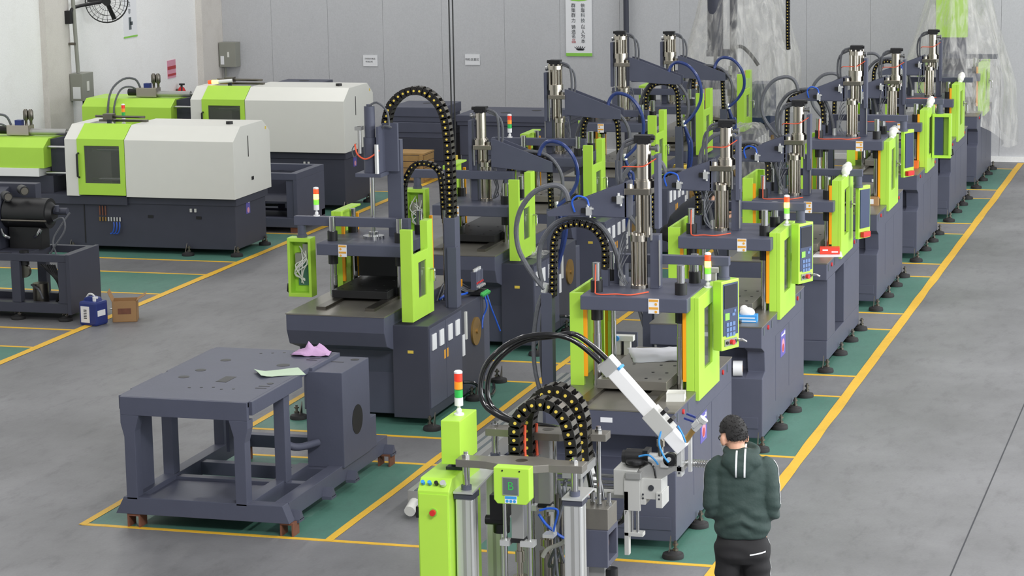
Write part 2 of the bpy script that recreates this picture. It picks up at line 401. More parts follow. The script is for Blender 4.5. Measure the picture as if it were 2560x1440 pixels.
# ------------------------------------------------------------------ vertical injection machine
def machine(label, X0, Y0, s, o):
    """X = s*x offset; local x: operator side at -.41, rear side at -1.5; y from the bay line; z up"""
    pz, top = o.get('pz', 1.98), o.get('top', 3.29); dz = pz-1.98; near = o.get('near', False); N = s < 0
    cx, cy = -.98, 1.4
    t = thing('vertical_injection_machine', label, 'machine', (X0+s*cx, Y0+cy, 0), 0, 'vertical injection machines in two rows')
    frame(s, cx, cy)
    xl, xr = (-1.47 if N else -1.52), -.43
    yf = .2 if N else .33; tz = 1.15 if N else 1.17
    # base
    if o.get('base') == 'open':
        mb = MB().box(xl, xr, yf, 2.6, .98, tz-.012).box(xl, xr, .36, 2.6, .075, .3)
        part('base', mb, 'char', t, .008)
        for (x0, x1, y0, y1) in ((xr-.28, xr, .38, .9), (xr-.12, xr, 1.5, 2.6), (xl, xl+.12, .38, .6), (xl, xl+.12, 2.4, 2.6)):
            part('leg', MB().box(x0, x1, y0, y1, .3, .98), 'char', t, .006)
        part('hydraulic_pump', MB().cyl((-1.0, .7, .45), (-1.0, 1.3, .45), .13).vcyl(-1.0, 1.5, .3, .9, .1).box(-1.2, -.85, .75, 1.2, .5, .8), 'black', t)
        part('hose', MB().tube([(-1.3, .5, .5), (-1.0, .45, .62), (-.8, .5, .6), (-.78, .8, .45)], .012).tube([(-1.3, .5, .35), (-1.1, .42, .33), (-.95, .45, .42)], .012), 'bluehose', t)
    else:
        mb = MB()
        if N:
            mb.prism([(yf, tz-.012), (yf, .98), (yf+.07, .83), (yf+.34, .74), (.62, .5), (.62, .075), (2.6, .075), (2.6, tz-.012)], 'x', xl, xr)
        else:
            prof = [(yf, tz-.012), (yf, .96), (.47, .9), (.5, .7), (.36, .66), (.36, .075), (2.6, .075), (2.6, tz-.012)]
            mb.prism(prof, 'x', xr-.17, xr)
            prof2 = [(yf, tz-.012), (yf, .96), (.6, .9), (.62, .7), (.36, .66), (.36, .075), (2.6, .075), (2.6, tz-.012)]
            mb.prism(prof2, 'x', xl, xr-.17)
        part('base', mb, 'char', t, .008)
        if not N:
            for y0, y1 in ((1.03, 1.72), (1.74, 2.56)):
                part('side_panel', MB().box(xr-.01, xr+.003, y0, y1, .3, .95), 'char', t, .002)
            part('kick_plate', MB().box(xl+.1, xr-.04, .352, .365, .17, .28), 'char', t, .003)
            part('name_plate', MB().box(-1.05, -.95, yf-.004, yf+.004, 1.06, 1.1), 'paper', t)
    part('table_top', MB().box(xl-.004, xr+.004, yf-.004, 2.6, tz-.012, tz), 'plate', t)
    for y0, mt in ((yf+.1, 'ink2'), (yf+.3, 'red'), (yf+.5, 'ink2'), (2.0, 'ink2'), (2.2, 'red'), (2.4, 'ink2')):
        if not N: part('edge_button', MB().cyl((xr, y0, tz-.06), (xr+.012, y0, tz-.06), .022, 10) if mt == 'red' else MB().box(xr, xr+.006, y0-.012, y0+.012, tz-.1, tz-.03), mt, t)
    for y in ((.16, 1.11, 1.89, 2.57) if not N else (.5, 1.3, 2.5)): foot(t, -.41, y)
    for y in ((.3, 2.5) if not N else (.32, 1.7, 2.6)): foot(t, -1.5 if not N else -1.9, y)
    # electrical cabinet on the rear side of the left row
    if N:
        part('cabinet', MB().box(-1.84, -1.46, .45, 2.3, .08, 1.02), 'chard' if o.get('dark') else 'char', t, .006)
        part('cabinet_tail', MB().box(-1.8, -1.46, 2.3, 2.62, .1, .9), 'char', t, .006)
        for y0, y1 in ((.47, .98), (.99, 1.5)):
            d = part('cabinet_door', MB().box(-1.848, -1.838, y0, y1, .18, .99), 'char', t, .002)
            for q in (.12, .36): part('vent_cover', MB().box(-1.862, -1.846, y0+q-.06, y0+q+.06, .76, .92), 'paper', d, .004)
            part('warning_sticker', MB().box(-1.85, -1.847, y1-.07 if y0 < .6 else y0+.01, y1-.02 if y0 < .6 else y0+.06, .6, .69), 'sticky', d)
        part('fan_disc', MB().cyl((-1.84, 1.98, .68), (-1.86, 1.98, .68), .15, 24).cyl((-1.86, 1.98, .68), (-1.875, 1.98, .68), .025, 8), 'brass', t)
        part('sight_gauge', MB().box(-1.86, -1.84, 1.62, 1.66, .66, .95), 'wwire', t)
        part('switch_label', MB().box(-1.85, -1.838, 1.53, 1.6, .5, .72), 'paper', t)
        part('power_cable', MB().tube([(-1.84, 1.55, .22), (-1.95, 1.6, .2), (-2.05, 1.75, .05), (-2.0, 2.1, .02), (-1.9, 2.4, .02)], .018), 'bhose', t)
        part('type_sticker', MB().box(-1.68, -1.62, .446, .45, .74, .77), 'yel', t)
    # lower mould plate, rails
    zc = tz
    part('slide_rail', MB().box(-1.28, -1.18, .45, 2.3, zc, zc+.03).box(-.76, -.66, .45, 2.3, zc, zc+.03), 'dsteel', t)
    lp = part('lower_platen', MB().box(-1.24, -.64, .95, 2.35, zc+.03, zc+.11), 'plate' if not o.get('dark') else 'black', t, .004)
    bm_ = MB()
    for gx in (-1.2, -1.08, -.84, -.72):
        for gy in (1.05, 1.3, 1.6): bm_.vcyl(gx, gy, zc+.11, zc+.113, .014, 8)
    part('bolt_hole', bm_, 'black', lp)
    # tie bars, platen
    zt = 2.23+dz
    for (x, y) in ((-1.3, 1.2), (-.57, 1.2), (-1.32, 1.78), (-.58, 1.78)):
        tb = part('tie_bar', MB().vcyl(x, y, zc, 1.62+dz, .038, 18).vcyl(x, y, 1.62+dz, zt, .034, 18), 'chrome', t)
        part('collar', MB().vcyl(x, y, pz, pz+.1, .052, 18), 'black', tb); part('lower_collar', MB().vcyl(x, y, pz-.24, pz-.12, .05, 18), 'black', tb)
    up = part('upper_platen', MB().box(-1.39, -.47, .99, 1.97, pz-.12, pz), 'char', t, .008)
    st = part('warning_sticker', MB().box(-.8, -.71, .984, .99, pz-.13, pz-.005), 'paper', up)
    part('warning_band', MB().box(-.795, -.715, .982, .985, pz-.03, pz-.01).box(-.795, -.715, .982, .985, pz-.095, pz-.075).cyl((-.735, .984, pz-.05), (-.735, .981, pz-.05), .012, 8).cyl((-.735, .984, pz-.115), (-.735, .981, pz-.115), .012, 8), 'sticky', up)
    # doors
    zd0, zd1 = tz-.08, o.get('door', 1.97)
    yb = 1.12 if not N else 1.62
    ln = .82 if not N else .6
    dr = part('safety_door', MB().box(-.51, -.4405, yb, yb+.06, tz, zd1).frame_plate('x', -.44, -.40, yb, yb+ln, zd0, zd1, [(yb+.22, yb+ln-.28, 1.32, 1.84)]).box(-.51, -.4405, yb+.061, yb+ln, zd1-.02, zd1), 'lime', t, .004)
    if not o.get('open_window'): part('window_pane', MB().box(-.425, -.42, yb+.2, yb+ln-.26, 1.3, 1.86), 'glass', dr)
    part('door_handle', MB().tube([(-.40, yb+ln-.2, 1.62), (-.34, yb+ln-.2, 1.62), (-.34, yb+ln-.22, 1.60), (-.34, yb+ln-.22, 1.5)], .011, 8, 1).box(-.4, -.39, yb+ln-.24, yb+ln-.16, 1.58, 1.66), 'chrome', dr)
    yr = 1.16 if not N else .47
    if N:
        # rear side door of the left row faces the centre aisle: two posts and a low window panel
        dl = part('safety_door', MB().box(-1.68, -1.56, yr, yr+.05, tz-.1, 1.98).frame_plate('x', -1.68, -1.65, yr+.051, yr+.499, tz-.1, 1.72, [(yr+.2, yr+.44, 1.26, 1.62)]).box(-1.68, -1.6, yr+.5, yr+.66, tz-.1, 2.0), 'lime', t, .004)
        part('window_pane', MB().box(-1.668, -1.662, yr+.18, yr+.46, 1.24, 1.64), 'glass', dl)
        part('door_handle', MB().tube([(-1.68, yr+.56, 1.5), (-1.73, yr+.56, 1.5), (-1.73, yr+.55, 1.48), (-1.73, yr+.55, 1.38)], .011, 8, 1), 'chrome', dl)
    else:
        dl = part('safety_door', MB().box(-1.53, -1.41, yr, yr+.05, tz, 1.97).box(-1.53, -1.5, yr+.051, yr+.749, tz, 1.97).box(-1.53, -1.43, yr+.75, yr+.8, tz, 1.97), 'lime', t, .004)
    for n_, (x, y) in (('light_curtain', (-.525, yb)), ('light_curtain', (-1.395 if not N else -1.545, yr)), ('light_curtain', (-1.40, 1.9)), ('light_curtain', (-.56, 1.95))):
        if N and y == yr: continue
        part(n_, MB().box(x-.016, x+.016, y, y+.03, tz+.08, zd1-.06), 'orange', t, .003)
    # gantry bar with control panel
    if not N:
        bz = 2.16+dz*.9; gy = 1.62
        part('gantry_bar', MB().box(-1.25, -.25, gy, gy+.08, bz, bz+.075), 'char', t, .004)
        part('gantry_post', MB().box(-1.25, -1.15, 1.6, 1.72, pz, bz), 'char', t, .004)
    else:
        bz = 1.86; gy = 1.32
        part('gantry_bar', MB().box(-1.36, -.1, gy, gy+.08, bz, bz+.095), 'char', t, .004)
        part('gantry_post', MB().box(-1.36, -1.26, gy-.02, gy+.08, tz, bz), 'char', t, .004); part('post_tag', MB().box(-1.36, -1.26, gy-.024, gy-.019, bz-.05, bz-.03), 'paper', t)
    kind = o.get('panel')
    c = Vector((-.28, 1.65, bz-.42)); d_ = Vector((.42, .906, 0)); n_ = Vector((.906, -.42, 0)); Z = Vector((0, 0, 1))
    if kind:
        part('panel_post', MB().vcyl(-.30 if not N else -.17, gy+.04, bz-.1, bz, .045, 14).vcyl(-.30 if not N else -.17, gy+.04, bz-.13, bz-.1, .055, 14), 'char', t)
    if kind == 'screen':
        cp = part('control_panel', MB().obox(c, d_*.125, n_*.045, Z*.3), 'lime', t, .006)
        F = c+n_*.046
        part('bezel', MB().obox(F+Z*.05, d_*.105, n_*.003, Z*.225), 'keys', cp)
        part('screen', MB().obox(F+Z*.16+n_*.004, d_*.09, n_*.003, Z*.1), 'screen', cp)
        kb = MB()
        for i in range(3):
            for j in range(3): kb.obox(F-Z*(.03+.045*j)+d_*(-.045+.045*i)+n_*.004-Z*.05, d_*.017, n_*.003, Z*.017)
        part('keypad', kb, 'keyb', cp)
        part('soft_keys', MB().obox(F+n_*.004-Z*.01-d_*.05, d_*.03, n_*.003, Z*.03), 'wgreen', cp)
        part('arrow_keys', MB().obox(F+n_*.004+d_*.04+Z*.0, d_*.02, n_*.003, Z*.012).obox(F+n_*.004+d_*.06+Z*.03, d_*.012, n_*.003, Z*.012), 'keyb', cp)
        bb = F-Z*.235+n_*.004
        part('button_plate', MB().obox(bb, d_*.085, n_*.004, Z*.03), 'boxgrey', cp)
        part('stop_button', MB().cyl(bb, bb+n_*.035, .022, 12), 'red', cp); part('push_button', MB().cyl(bb+d_*.06, bb+d_*.06+n_*.015, .014, 10).cyl(bb-d_*.06, bb-d_*.06+n_*.015, .014, 10), 'black', cp)
        part('key_lever', MB().tube([bb+d_*.1, bb+d_*.14+n_*.02, bb+d_*.16+n_*.05-Z*.02], .012, 8, 1), 'chrome', cp)
    elif kind == 'box':
        yq = 1.55 if not N else 1.28; xq = -.26 if not N else -.16
        cp = part('control_panel', MB().frame_plate('y', yq, yq+.14, xq-.13, xq+.13, bz-.75, bz-.13, [(xq-.1, xq+.1, bz-.71, bz-.17)]).box(xq-.13, xq+.13, yq+.13, yq+.15, bz-.75, bz-.13), 'lime', t, .004)
        if o.get('wires'):
            part('circuit_board', MB().box(xq-.06, xq+.05, yq+.1, yq+.13, bz-.64, bz-.4), 'floorgreen', cp)
            wr = MB()
            for q in range(7):
                a = random.uniform(-.08, .08); b2 = random.uniform(-.08, .08); z1 = bz-.2-.03*q; z2 = bz-.62+.01*q
                wr.tube([(xq+a, yq+.09, z1), (xq+b2*1.1, yq+.04, (z1+z2)/2+.05), (xq-a, yq+.05, (z1+z2)/2-.06), (xq+a*.4, yq+.08, z2)], .007, 6)
            part('wire_bundle', wr, 'wwire', cp)
            part('terminal_block', MB().box(xq-.09, xq-.02, yq+.06, yq+.13, bz-.35, bz-.2).box(xq+.0, xq+.07, yq+.07, yq+.13, bz-.42, bz-.3), 'boxgrey', cp)
        else:
            part('dark_panel', MB().box(xq-.1, xq+.02, yq+.03, yq+.12, bz-.71, bz-.17), 'keys', cp)
        part('black_clip', MB().tube([(xq+.13, yq+.05, bz-.72), (xq+.16, yq+.05, bz-.7), (xq+.15, yq+.05, bz-.62)], .01, 6, 1), 'black', cp)
    elif kind == 'back':
        cp = part('control_panel', MB().obox(c+Vector((.02, .1, 0)), Vector((.05, .1, 0)), Vector((.02, -.01, 0)), Z*.3), 'lime', t, .004)
        part('keypad', MB().obox(c+Vector((.045, .09, .04)), Vector((.04, .085, 0)), Vector((.004, -.002, 0)), Z*.22), 'keys', cp)
        part('button_plate', MB().obox(c+Vector((.06, .06, -.25)), Vector((.03, .06, 0)), Vector((.02, -.01, 0)), Z*.03), 'red', cp)
    sg = o.get('sig')
    if sg == 'lit': signal(t, -.43, yb+.5, zd1, True)
    elif sg == 'bar': signal(t, -.34, gy+.04, bz+.095, False)
    elif sg == 'litbar': signal(t, -.34, gy+.04, bz+.095, True)
    elif sg == 'wrap':
        part('wrapped_signal_tower', MB().ball((-.42, yb+.4, zd1+.05), .05, .05, .055).ball((-.42, yb+.5, zd1+.08), .06, .05, .05).ball((-.42, yb+.58, zd1+.1), .04).cyl((-.43, yb+.35, zd1-.01), (-.42, yb+.5, zd1+.06), .03, 8), 'bubble', t)
    if o.get('poster'):
        fr = part('air_service_unit', MB().box(-1.48, -1.42, 2.46, 2.52, tz, tz+.13).box(-1.39, -1.33, 2.46, 2.52, tz, tz+.13).box(-1.5, -1.3, 2.45, 2.53, tz+.13, tz+.18), 'cream', t, .004)
        part('blue_gauge', MB().cyl((-1.45, 2.45, tz+.155), (-1.45, 2.43, tz+.155), .025, 12), 'bluet', fr); part('bracket_plate', MB().box(-1.52, -1.28, 2.53, 2.55, tz, tz+.2), 'char', fr)
    if o.get('inj', True):
        injection(t, o, pz, top, dz, near, N)
    if not N: part('chain_post', MB().box(-1.87, -1.77, 1.46, 1.56, 0 if True else 1, 1.9+dz), 'char', t, .004)
    else: part('chain_post', MB().box(-1.82, -1.72, 1.46, 1.56, 1.02, 1.9+dz), 'char', t, .004)
    if o.get('poster'):
        ps = part('safety_poster', MB().box(xr+.001, xr+.006, 1.28, 1.52, .68, .93), 'violet', t)
        part('poster_figure', MB().cyl((xr+.006, 1.4, .78), (xr+.008, 1.4, .78), .07, 16), 'pink', ps); part('poster_figure', MB().cyl((xr+.008, 1.39, .76), (xr+.0095, 1.39, .76), .04, 16), 'redink', ps)
        part('poster_title', MB().box(xr+.006, xr+.008, 1.31, 1.46, .885, .9).box(xr+.006, xr+.008, 1.47, 1.5, .88, .915), 'paper', ps)
    frame(); return t

def injection(t, o, pz, top, dz, near, N):
    dx = o.get('dx', 0.); x = -.99+dx; y = 1.45; xu = x+.05
    inj = part('injection_unit', MB().lathe((x, y, pz), [(.075, 0), (.075, .03), (.05, .035), (.05, .4), (.072, .405), (.072, .46), (.03, .465), (.03, top-.5-pz)], 20), 'steel', t)
    for a in range(6):
        q = a*math.pi/3+.3
        part('tie_rod', MB().vcyl(x+.06*math.cos(q), y+.06*math.sin(q), pz, pz+.44, .011, 8).vcyl(x+.06*math.cos(q), y+.06*math.sin(q), pz+.46, pz+.48, .015, 6), 'steel', inj)
    fz = top-.5
    part('carriage_block', MB().box(x-.1, x+.12, y-.1, y+.12, fz, fz+.055), 'steel', t, .006)
    part('carriage_flange', MB().vcyl(xu, y, fz+.055, fz+.115, .088, 18).vcyl(x-.06, y-.06, fz+.055, fz+.09, .025, 6).vcyl(x+.08, y-.06, fz+.055, fz+.1, .02, 6), 'steel', t)
    part('guide_rod', MB().vcyl(xu+.02, y+.02, pz+.44, fz, .042, 16), 'steel', t); part('guide_rod', MB().vcyl(xu+.07, y-.05, pz+.42, fz, .01, 8), 'chrome', t)
    u0z, u1z = fz+.115, top-.07
    if o.get('upper') == 'rods':
        uc = part('hydraulic_cylinder', MB().vcyl(xu, y, u0z, u0z+.07, .1, 18).vcyl(xu, y, u0z+.07, u1z-.05, .06, 16).vcyl(xu, y, u1z-.05, u1z, .095, 18), 'steel', t)
        for a in range(8):
            q = a*math.pi/4; part('tie_rod', MB().vcyl(xu+.082*math.cos(q), y+.082*math.sin(q), u0z+.05, u1z+.02, .013, 8), 'steel', uc)
    else:
        uc = part('hydraulic_cylinder', MB().vcyl(xu, y, u0z, u1z, .062, 20).vcyl(xu, y, u0z, u0z+.015, .075, 18).vcyl(xu, y, u1z-.01, u1z+.01, .05, 16), 'steel', t)
    part('motor_cap', MB().box(xu-.075, xu+.07, y-.05, y+.06, top-.065, top).box(xu-.04, xu+.05, y-.06, y+.05, top-.075, top-.03).cyl((xu+.05, y-.02, top-.02), (xu+.1, y-.02, top-.02), .02, 8), 'black', uc)
    part('fitting', MB().cyl((xu+.06, y, u1z-.04), (xu+.12, y, u1z-.04), .02, 8).cyl((xu+.1, y, u1z-.04), (xu+.125, y, u1z-.04), .032, 10), 'chrome', uc)
    part('guide_plate', MB().box(x+.15, x+.19, y-.06, y+.06, fz-.29, fz+.34), 'char', t, .004)
    part('guide_column', MB().box(x+.1, x+.18, y-.02, y+.1, pz, pz+.46), 'char', t, .004)
    part('guide_edge', MB().box(x+.182, x+.19, y-.045, y-.02, pz+.03, pz+.42), 'alum', t)
    # triangular bracket arm towards the rear side
    if N:
        po = [(-1.82+dx, top-.63), (-1.82+dx, top-.75), (-1.5+dx, top-.74), (-1.08+dx, top-.70), (-1.08+dx, top-.37), (-1.14+dx, top-.38)]
        ar = part('bracket_arm', MB().prism(po, 'y', y-.07, y-.055).prism(po, 'y', y+.11, y+.125).box(-1.6+dx, -1.1+dx, y-.05, y+.105, top-.72, top-.70).box(-1.105+dx, -1.085+dx, y-.05, y+.105, top-.69, top-.4), 'char', t, .003)
    else: ar = part('bracket_arm', MB().prism([(-1.79+dx, top-.67), (-1.77+dx, top-.71), (-1.5+dx, top-.69), (-1.08+dx, top-.70), (-1.08+dx, top-.39), (-1.12+dx, top-.41)], 'y', y-.06, y-.045).prism([(-1.79+dx, top-.67), (-1.77+dx, top-.71), (-1.08+dx, top-.70), (-1.08+dx, top-.39), (-1.12+dx, top-.41)], 'y', y+.11, y+.125).box(-1.6+dx, -1.08+dx, y-.05, y+.12, top-.705, top-.69).box(-1.1+dx, -1.07+dx, y-.06, y+.125, top-.7, top-.4), 'char', t, .003)
    for vx, vz in (() if N else ((-1.42+dx, top-.645), (-1.15+dx, top-.54))):
        part('valve', MB().box(vx-.05, vx, y-.1, y-.06, vz-.02, vz+.02), 'black', ar)
        part('valve_fitting', MB().box(vx, vx+.04, y-.13, y-.07, vz-.035, vz+.035).cyl((vx+.01, y-.1, vz+.03), (vx+.01, y-.1, vz+.055), .01, 6).cyl((vx+.03, y-.1, vz-.03), (vx+.03, y-.1, vz-.055), .01, 6).cyl((vx+.04, y-.1, vz+.02), (vx+.06, y-.1, vz+.02), .01, 6), 'alu', ar)
    hc = 'hose'
    if not N: part('air_hose', MB().tube([(-1.4+dx, y-.1, top-.6), (-1.42+dx, y-.1, top-.54), (-1.5+dx, y-.1, top-.52), (-1.55+dx, y-.09, top-.57), (-1.53+dx, y-.08, top-.66)], .009, 6), 'bluehose', t)
    # wires around the cylinder
    if not N: part('sensor_wire', MB().tube([(x-.13, y-.05, fz+.22), (x-.1, y-.09, fz+.24), (xu, y-.08, fz+.24), (xu+.06, y-.07, fz+.27), (xu+.12, y-.06, fz+.31)], .005, 6).tube([(-1.28, 1.1, pz+.25), (-1.28, 1.08, pz+.05), (-1.25, 1.03, pz+.01), (x-.1, 1.05, pz+.012), (x+.02, 1.06, pz+.008), (x+.14, 1.2, pz+.012)], .006, 6), 'redwire', t)
    tn = MB()
    for q in range(5):
        a = random.Random(q).uniform(-.04, .04)
        tn.tube([(x-.1, y-.04+a, pz+.03), (x-.16, y-.06+a, pz+.08+.04*q), (x-.13, y-.05, pz+.2+.06*q), (x-.09, y-.04+a, pz+.28+.05*q)], .006, 5)
    tn.tube([(x-.14, y+.03, fz-.1), (x-.16, y+.03, fz+.2), (x-.13, y+.02, fz+.42), (xu-.04, y, top-.03)], .014, 6).tube([(x-.16, y+.06, fz), (x-.2, y+.06, fz+.15), (x-.17, y+.05, fz+.36), (xu-.05, y+.02, top-.05)], .014, 6)
    part('cable_bundle', tn, 'hose', t)
    # cable chain and hoses
    up_ = dz
    cpts = [(-1.77, 1.87), (-1.76, 2.19), (-1.75, 2.36), (-1.7, 2.46), (-1.61, 2.5), (-1.52, 2.51), (-1.41, 2.48), (-1.34, 2.41), (-1.3, 2.31), (-1.3, 2.13)]
    chain('cable_chain', [(a, z+up_) for a, z in cpts], .049, .055, .07, t, near, 1.5)
    part('chain_bracket', MB().box(-1.33, -1.27, 1.47, 1.53, pz, 2.12+up_), 'char', t)
    dt = top-3.29
    HA = [(-1.62, 2.7), (-1.65, 2.78), (-1.71, 2.83), (-1.8, 2.83), (-1.93, 2.77), (-2.04, 2.63), (-2.09, 2.46), (-2.08, 2.28), (-2.01, 2.13), (-1.92, 2.01), (-1.84, 1.93)]
    n = len(HA); ha = [(a, 1.5+.02*math.sin(i), z+dt*(1-i/(n-1))+dz*(i/(n-1))) for i, (a, z) in enumerate(HA)]
    part('hydraulic_hose', MB().tube(ha, .023, 8, 4).tube([(-1.84, 1.5, 1.93+dz), (-1.91, 1.5, 1.76+dz), (-1.95, 1.5, 1.48), (-1.94, 1.5, 1.19), (-1.85, 1.5, .85), (-1.75, 1.5, .5)], .02, 8, 4).tube([(-1.83, 1.55, 1.93+dz), (-1.88, 1.56, 1.7+dz), (-1.9, 1.56, 1.4), (-1.88, 1.56, 1.1), (-1.8, 1.55, .8)], .02, 8, 4), 'navyhose' if N else 'hose', t)
    HB = [(-1.86, 1.93), (-1.9, 2.11), (-1.88, 2.32), (-1.75, 2.5), (-1.56, 2.56), (-1.41, 2.54), (-1.27, 2.4), (-1.19, 2.18), (-1.16, 1.98)]
    part('hydraulic_hose', MB().tube([(a, 1.53, z+dz) for a, z in HB], .022, 8, 4), 'hose', t)
    part('hose_coupling', MB().cyl((-1.16, 1.53, pz), (-1.16, 1.53, pz+.09), .026, 10).cyl((-1.85, 1.5, 1.9+dz), (-1.83, 1.5, 1.98+dz), .03, 10), 'alu', t)

Mrow = [
 ('dark vertical machine nearest the man in green, lit signal tower and raised steel cylinder', dict(pz=1.98, top=3.29, panel='screen', sig='lit', near=True, poster=True)),
 ('dark vertical machine with tissue box on its table, second in the right row, lit tower', dict(pz=1.91, top=3.01, dx=-.06, panel='screen', sig='lit', near=True, poster=True, door=1.95)),
 ('dark vertical machine on an open frame base with red box on its table', dict(pz=1.75, top=2.83, panel='back', sig='wrap', base='open', open_window=True)),
 ('dark vertical machine with small brown carton on its table, fourth in the right row', dict(pz=1.99, top=3.14, dx=.07, panel='back', sig='wrap', upper='rods', poster=False)),
 ('dark vertical machine with orange box on its table and an open green panel frame', dict(pz=1.8, top=2.8, dx=.05, panel='box', sig='wrap')),
 ('dark vertical machine standing next to the plastic-covered one at the end of the right row', dict(pz=1.75, top=2.78, dx=.1, panel=None, sig='wrap')),
]
for i, (lab, o) in enumerate(Mrow):
    machine(lab, 0, P_*i, 1, o)
Nrow = [
 (3.67, 'dark vertical machine behind the bare table frame, tall arched black cable chain', dict(pz=1.73, top=3.12, panel='box', wires=True, sig='litbar', inj=False, near=True, dark=True)),
 (7.4, 'third dark vertical machine of the left row, behind the one with the tall chain', dict(pz=1.59, top=2.70, panel='box', wires=True, dark=True)),
 (10.64, 'fourth dark vertical machine of the left row, arm slanting down to the right', dict(pz=1.75, top=2.96, panel='back', upper='rods', sig='bar')),
 (14.08, 'fifth dark vertical machine of the left row with tall rod-braced cylinder', dict(pz=1.8, top=3.07, panel='back', upper='rods')),
 (17.14, 'last uncovered vertical machine of the left row, near the back wall', dict(pz=1.72, top=2.83, panel=None, upper='rods')),
]
NM = []
for yb_, lab, o in Nrow:
    NM.append(machine(lab, -5.65, yb_, -1, o))

# ------------------------------------------------------------------ injection unit, chains and manifold of the machine behind the bare frame
t = NM[0]; frame(-1, -.98, 1.4)
part('ram_cylinder', MB().vcyl(-.93, 1.42, 2.42, 2.78, .07, 18).vcyl(-.93, 1.42, 2.78, 3.1, .055, 18).vcyl(-.93, 1.42, 3.1, 3.12, .03, 10), 'char', t)
part('ram_rod', MB().vcyl(-.94, 1.42, 1.73, 2.42, .024, 14).vcyl(-.94, 1.42, 1.73, 1.76, .11, 18).vcyl(-.94, 1.42, 1.76, 1.8, .05, 12), 'chrome', t)
part('ram_bracket', MB().box(-1.08, -.8, 1.3, 1.56, 2.38, 2.42).box(-1.06, -1.03, 1.32, 1.56, 2.42, 2.9).box(-1.2, -1.03, 1.5, 1.54, 2.42, 2.92), 'char', t, .004)
part('air_cylinder', MB().vcyl(-1.04, 1.3, 2.42, 2.72, .022, 12), 'alu', t); part('air_cylinder', MB().vcyl(-.845, 1.34, 2.62, 2.9, .02, 12).box(-.87, -.8, 1.32, 1.4, 2.86, 2.9), 'alum', t)
part('carriage_column', MB().prism([(-1.2, 1.73), (-1.05, 1.73), (-1.05, 2.7), (-1.08, 2.74), (-1.2, 2.74)], 'y', 1.58, 1.66), 'char', t, .004)
part('mould_block', MB().box(-1.25, -.7, 1.6, 2.25, 1.3, 1.56), 'black', t, .006)
part('sensor_wire', MB().tube([(-.8, 1.32, 2.72), (-.83, 1.3, 2.62), (-.92, 1.29, 2.57), (-1.02, 1.3, 2.62), (-1.06, 1.32, 2.66)], .009, 6), 'redwire', t)
part('wire_loops', MB().tube([(-.8, 1.36, 2.72), (-.76, 1.34, 2.66), (-.78, 1.34, 2.58), (-.82, 1.36, 2.62)], .006, 5).tube([(-.93, 1.4, 3.1), (-1.02, 1.4, 3.14), (-1.12, 1.42, 3.05), (-1.13, 1.45, 2.9)], .012, 6).tube([(-1.03, 1.44, 2.85), (-1.1, 1.42, 2.9), (-1.16, 1.44, 2.88)], .012, 6), 'hose', t)
chain('cable_chain', [(-5.65-a, z) for a, z in ((-4.59, 2.9), (-4.57, 3.0), (-4.52, 3.11), (-4.41, 3.21), (-4.28, 3.25), (-4.15, 3.23), (-4.02, 3.12), (-3.95, 2.95), (-3.92, 2.66), (-3.91, 2.33), (-3.91, 1.93))], .062, .085, .12, t, True, 1.58)
chain('cable_chain', [(-5.65-a, z) for a, z in ((-4.5, 1.73), (-4.5, 2.0), (-4.5, 2.2), (-4.46, 2.33), (-4.37, 2.45), (-4.24, 2.47), (-4.13, 2.42), (-4.08, 2.3), (-4.06, 1.9))], .05, .055, .07, t, True, 1.8)
part('chain_holder', MB().box(-1.8, -1.68, 1.5, 1.66, 1.0, 1.95), 'char', t, .004)
part('support_rod', MB().vcyl(-1.62, 1.72, 1.05, 2.0, .026, 12), 'chrome', t)
mf = part('valve_manifold', MB().box(-1.86, -1.7, 2.12, 2.36, 1.04, 1.07), 'black', t)
for k in range(5):
    yy = 2.12+.05*k
    v_ = part('valve_slice', MB().box(-1.82, -1.76, yy, yy+.042, 1.09, 1.28), 'char', mf)
    part('valve_knob', MB().vcyl(-1.79, yy+.02, 1.28, 1.31, .014, 8).cyl((-1.82, yy+.02, 1.12), (-1.85, yy+.02, 1.12), .014, 8), 'alu', v_)
    part('valve_light', MB().box(-1.826, -1.82, yy+.008, yy+.034, 1.15, 1.17), 'red', v_)
    part('socket', MB().cyl((-1.86, yy+.02, 1.05), (-1.9, yy+.02, 1.03), .02, 8), 'green', v_)
tn = MB()
for k in range(9):
    q = random.Random(k); tn.tube([(-1.5-.02*k, 1.75+.03*k, 1.03), (-1.55, 1.85+.03*k, 1.12+q.uniform(0, .1)), (-1.62, 1.95+.02*k, 1.1+q.uniform(-.03, .08)), (-1.72, 2.13+.02*k, 1.06)], .009, 5)
part('wire_nest', tn, 'hose', t)
part('air_hose', MB().tube([(-1.88, 2.2, 1.03), (-1.9, 2.22, .9), (-1.86, 2.2, .78), (-1.9, 2.05, .7)], .009, 6).tube([(-1.88, 2.28, 1.03), (-1.92, 2.3, .88), (-1.95, 2.36, .74), (-1.98, 2.42, .6)], .009, 6).tube([(-1.55, 1.7, 1.06), (-1.6, 1.85, 1.1), (-1.68, 2.0, 1.06), (-1.72, 2.12, 1.06)], .012, 6), 'bluehose', t)
part('relay_block', MB().box(-1.62, -1.56, 1.86, 1.95, 1.02, 1.16).box(-1.56, -1.5, 1.95, 2.05, 1.02, 1.1), 'boxgrey', t); part('tagged_coil', MB().box(-1.66, -1.58, 2.06, 2.14, 1.12, 1.2), 'orange', t)
frame()

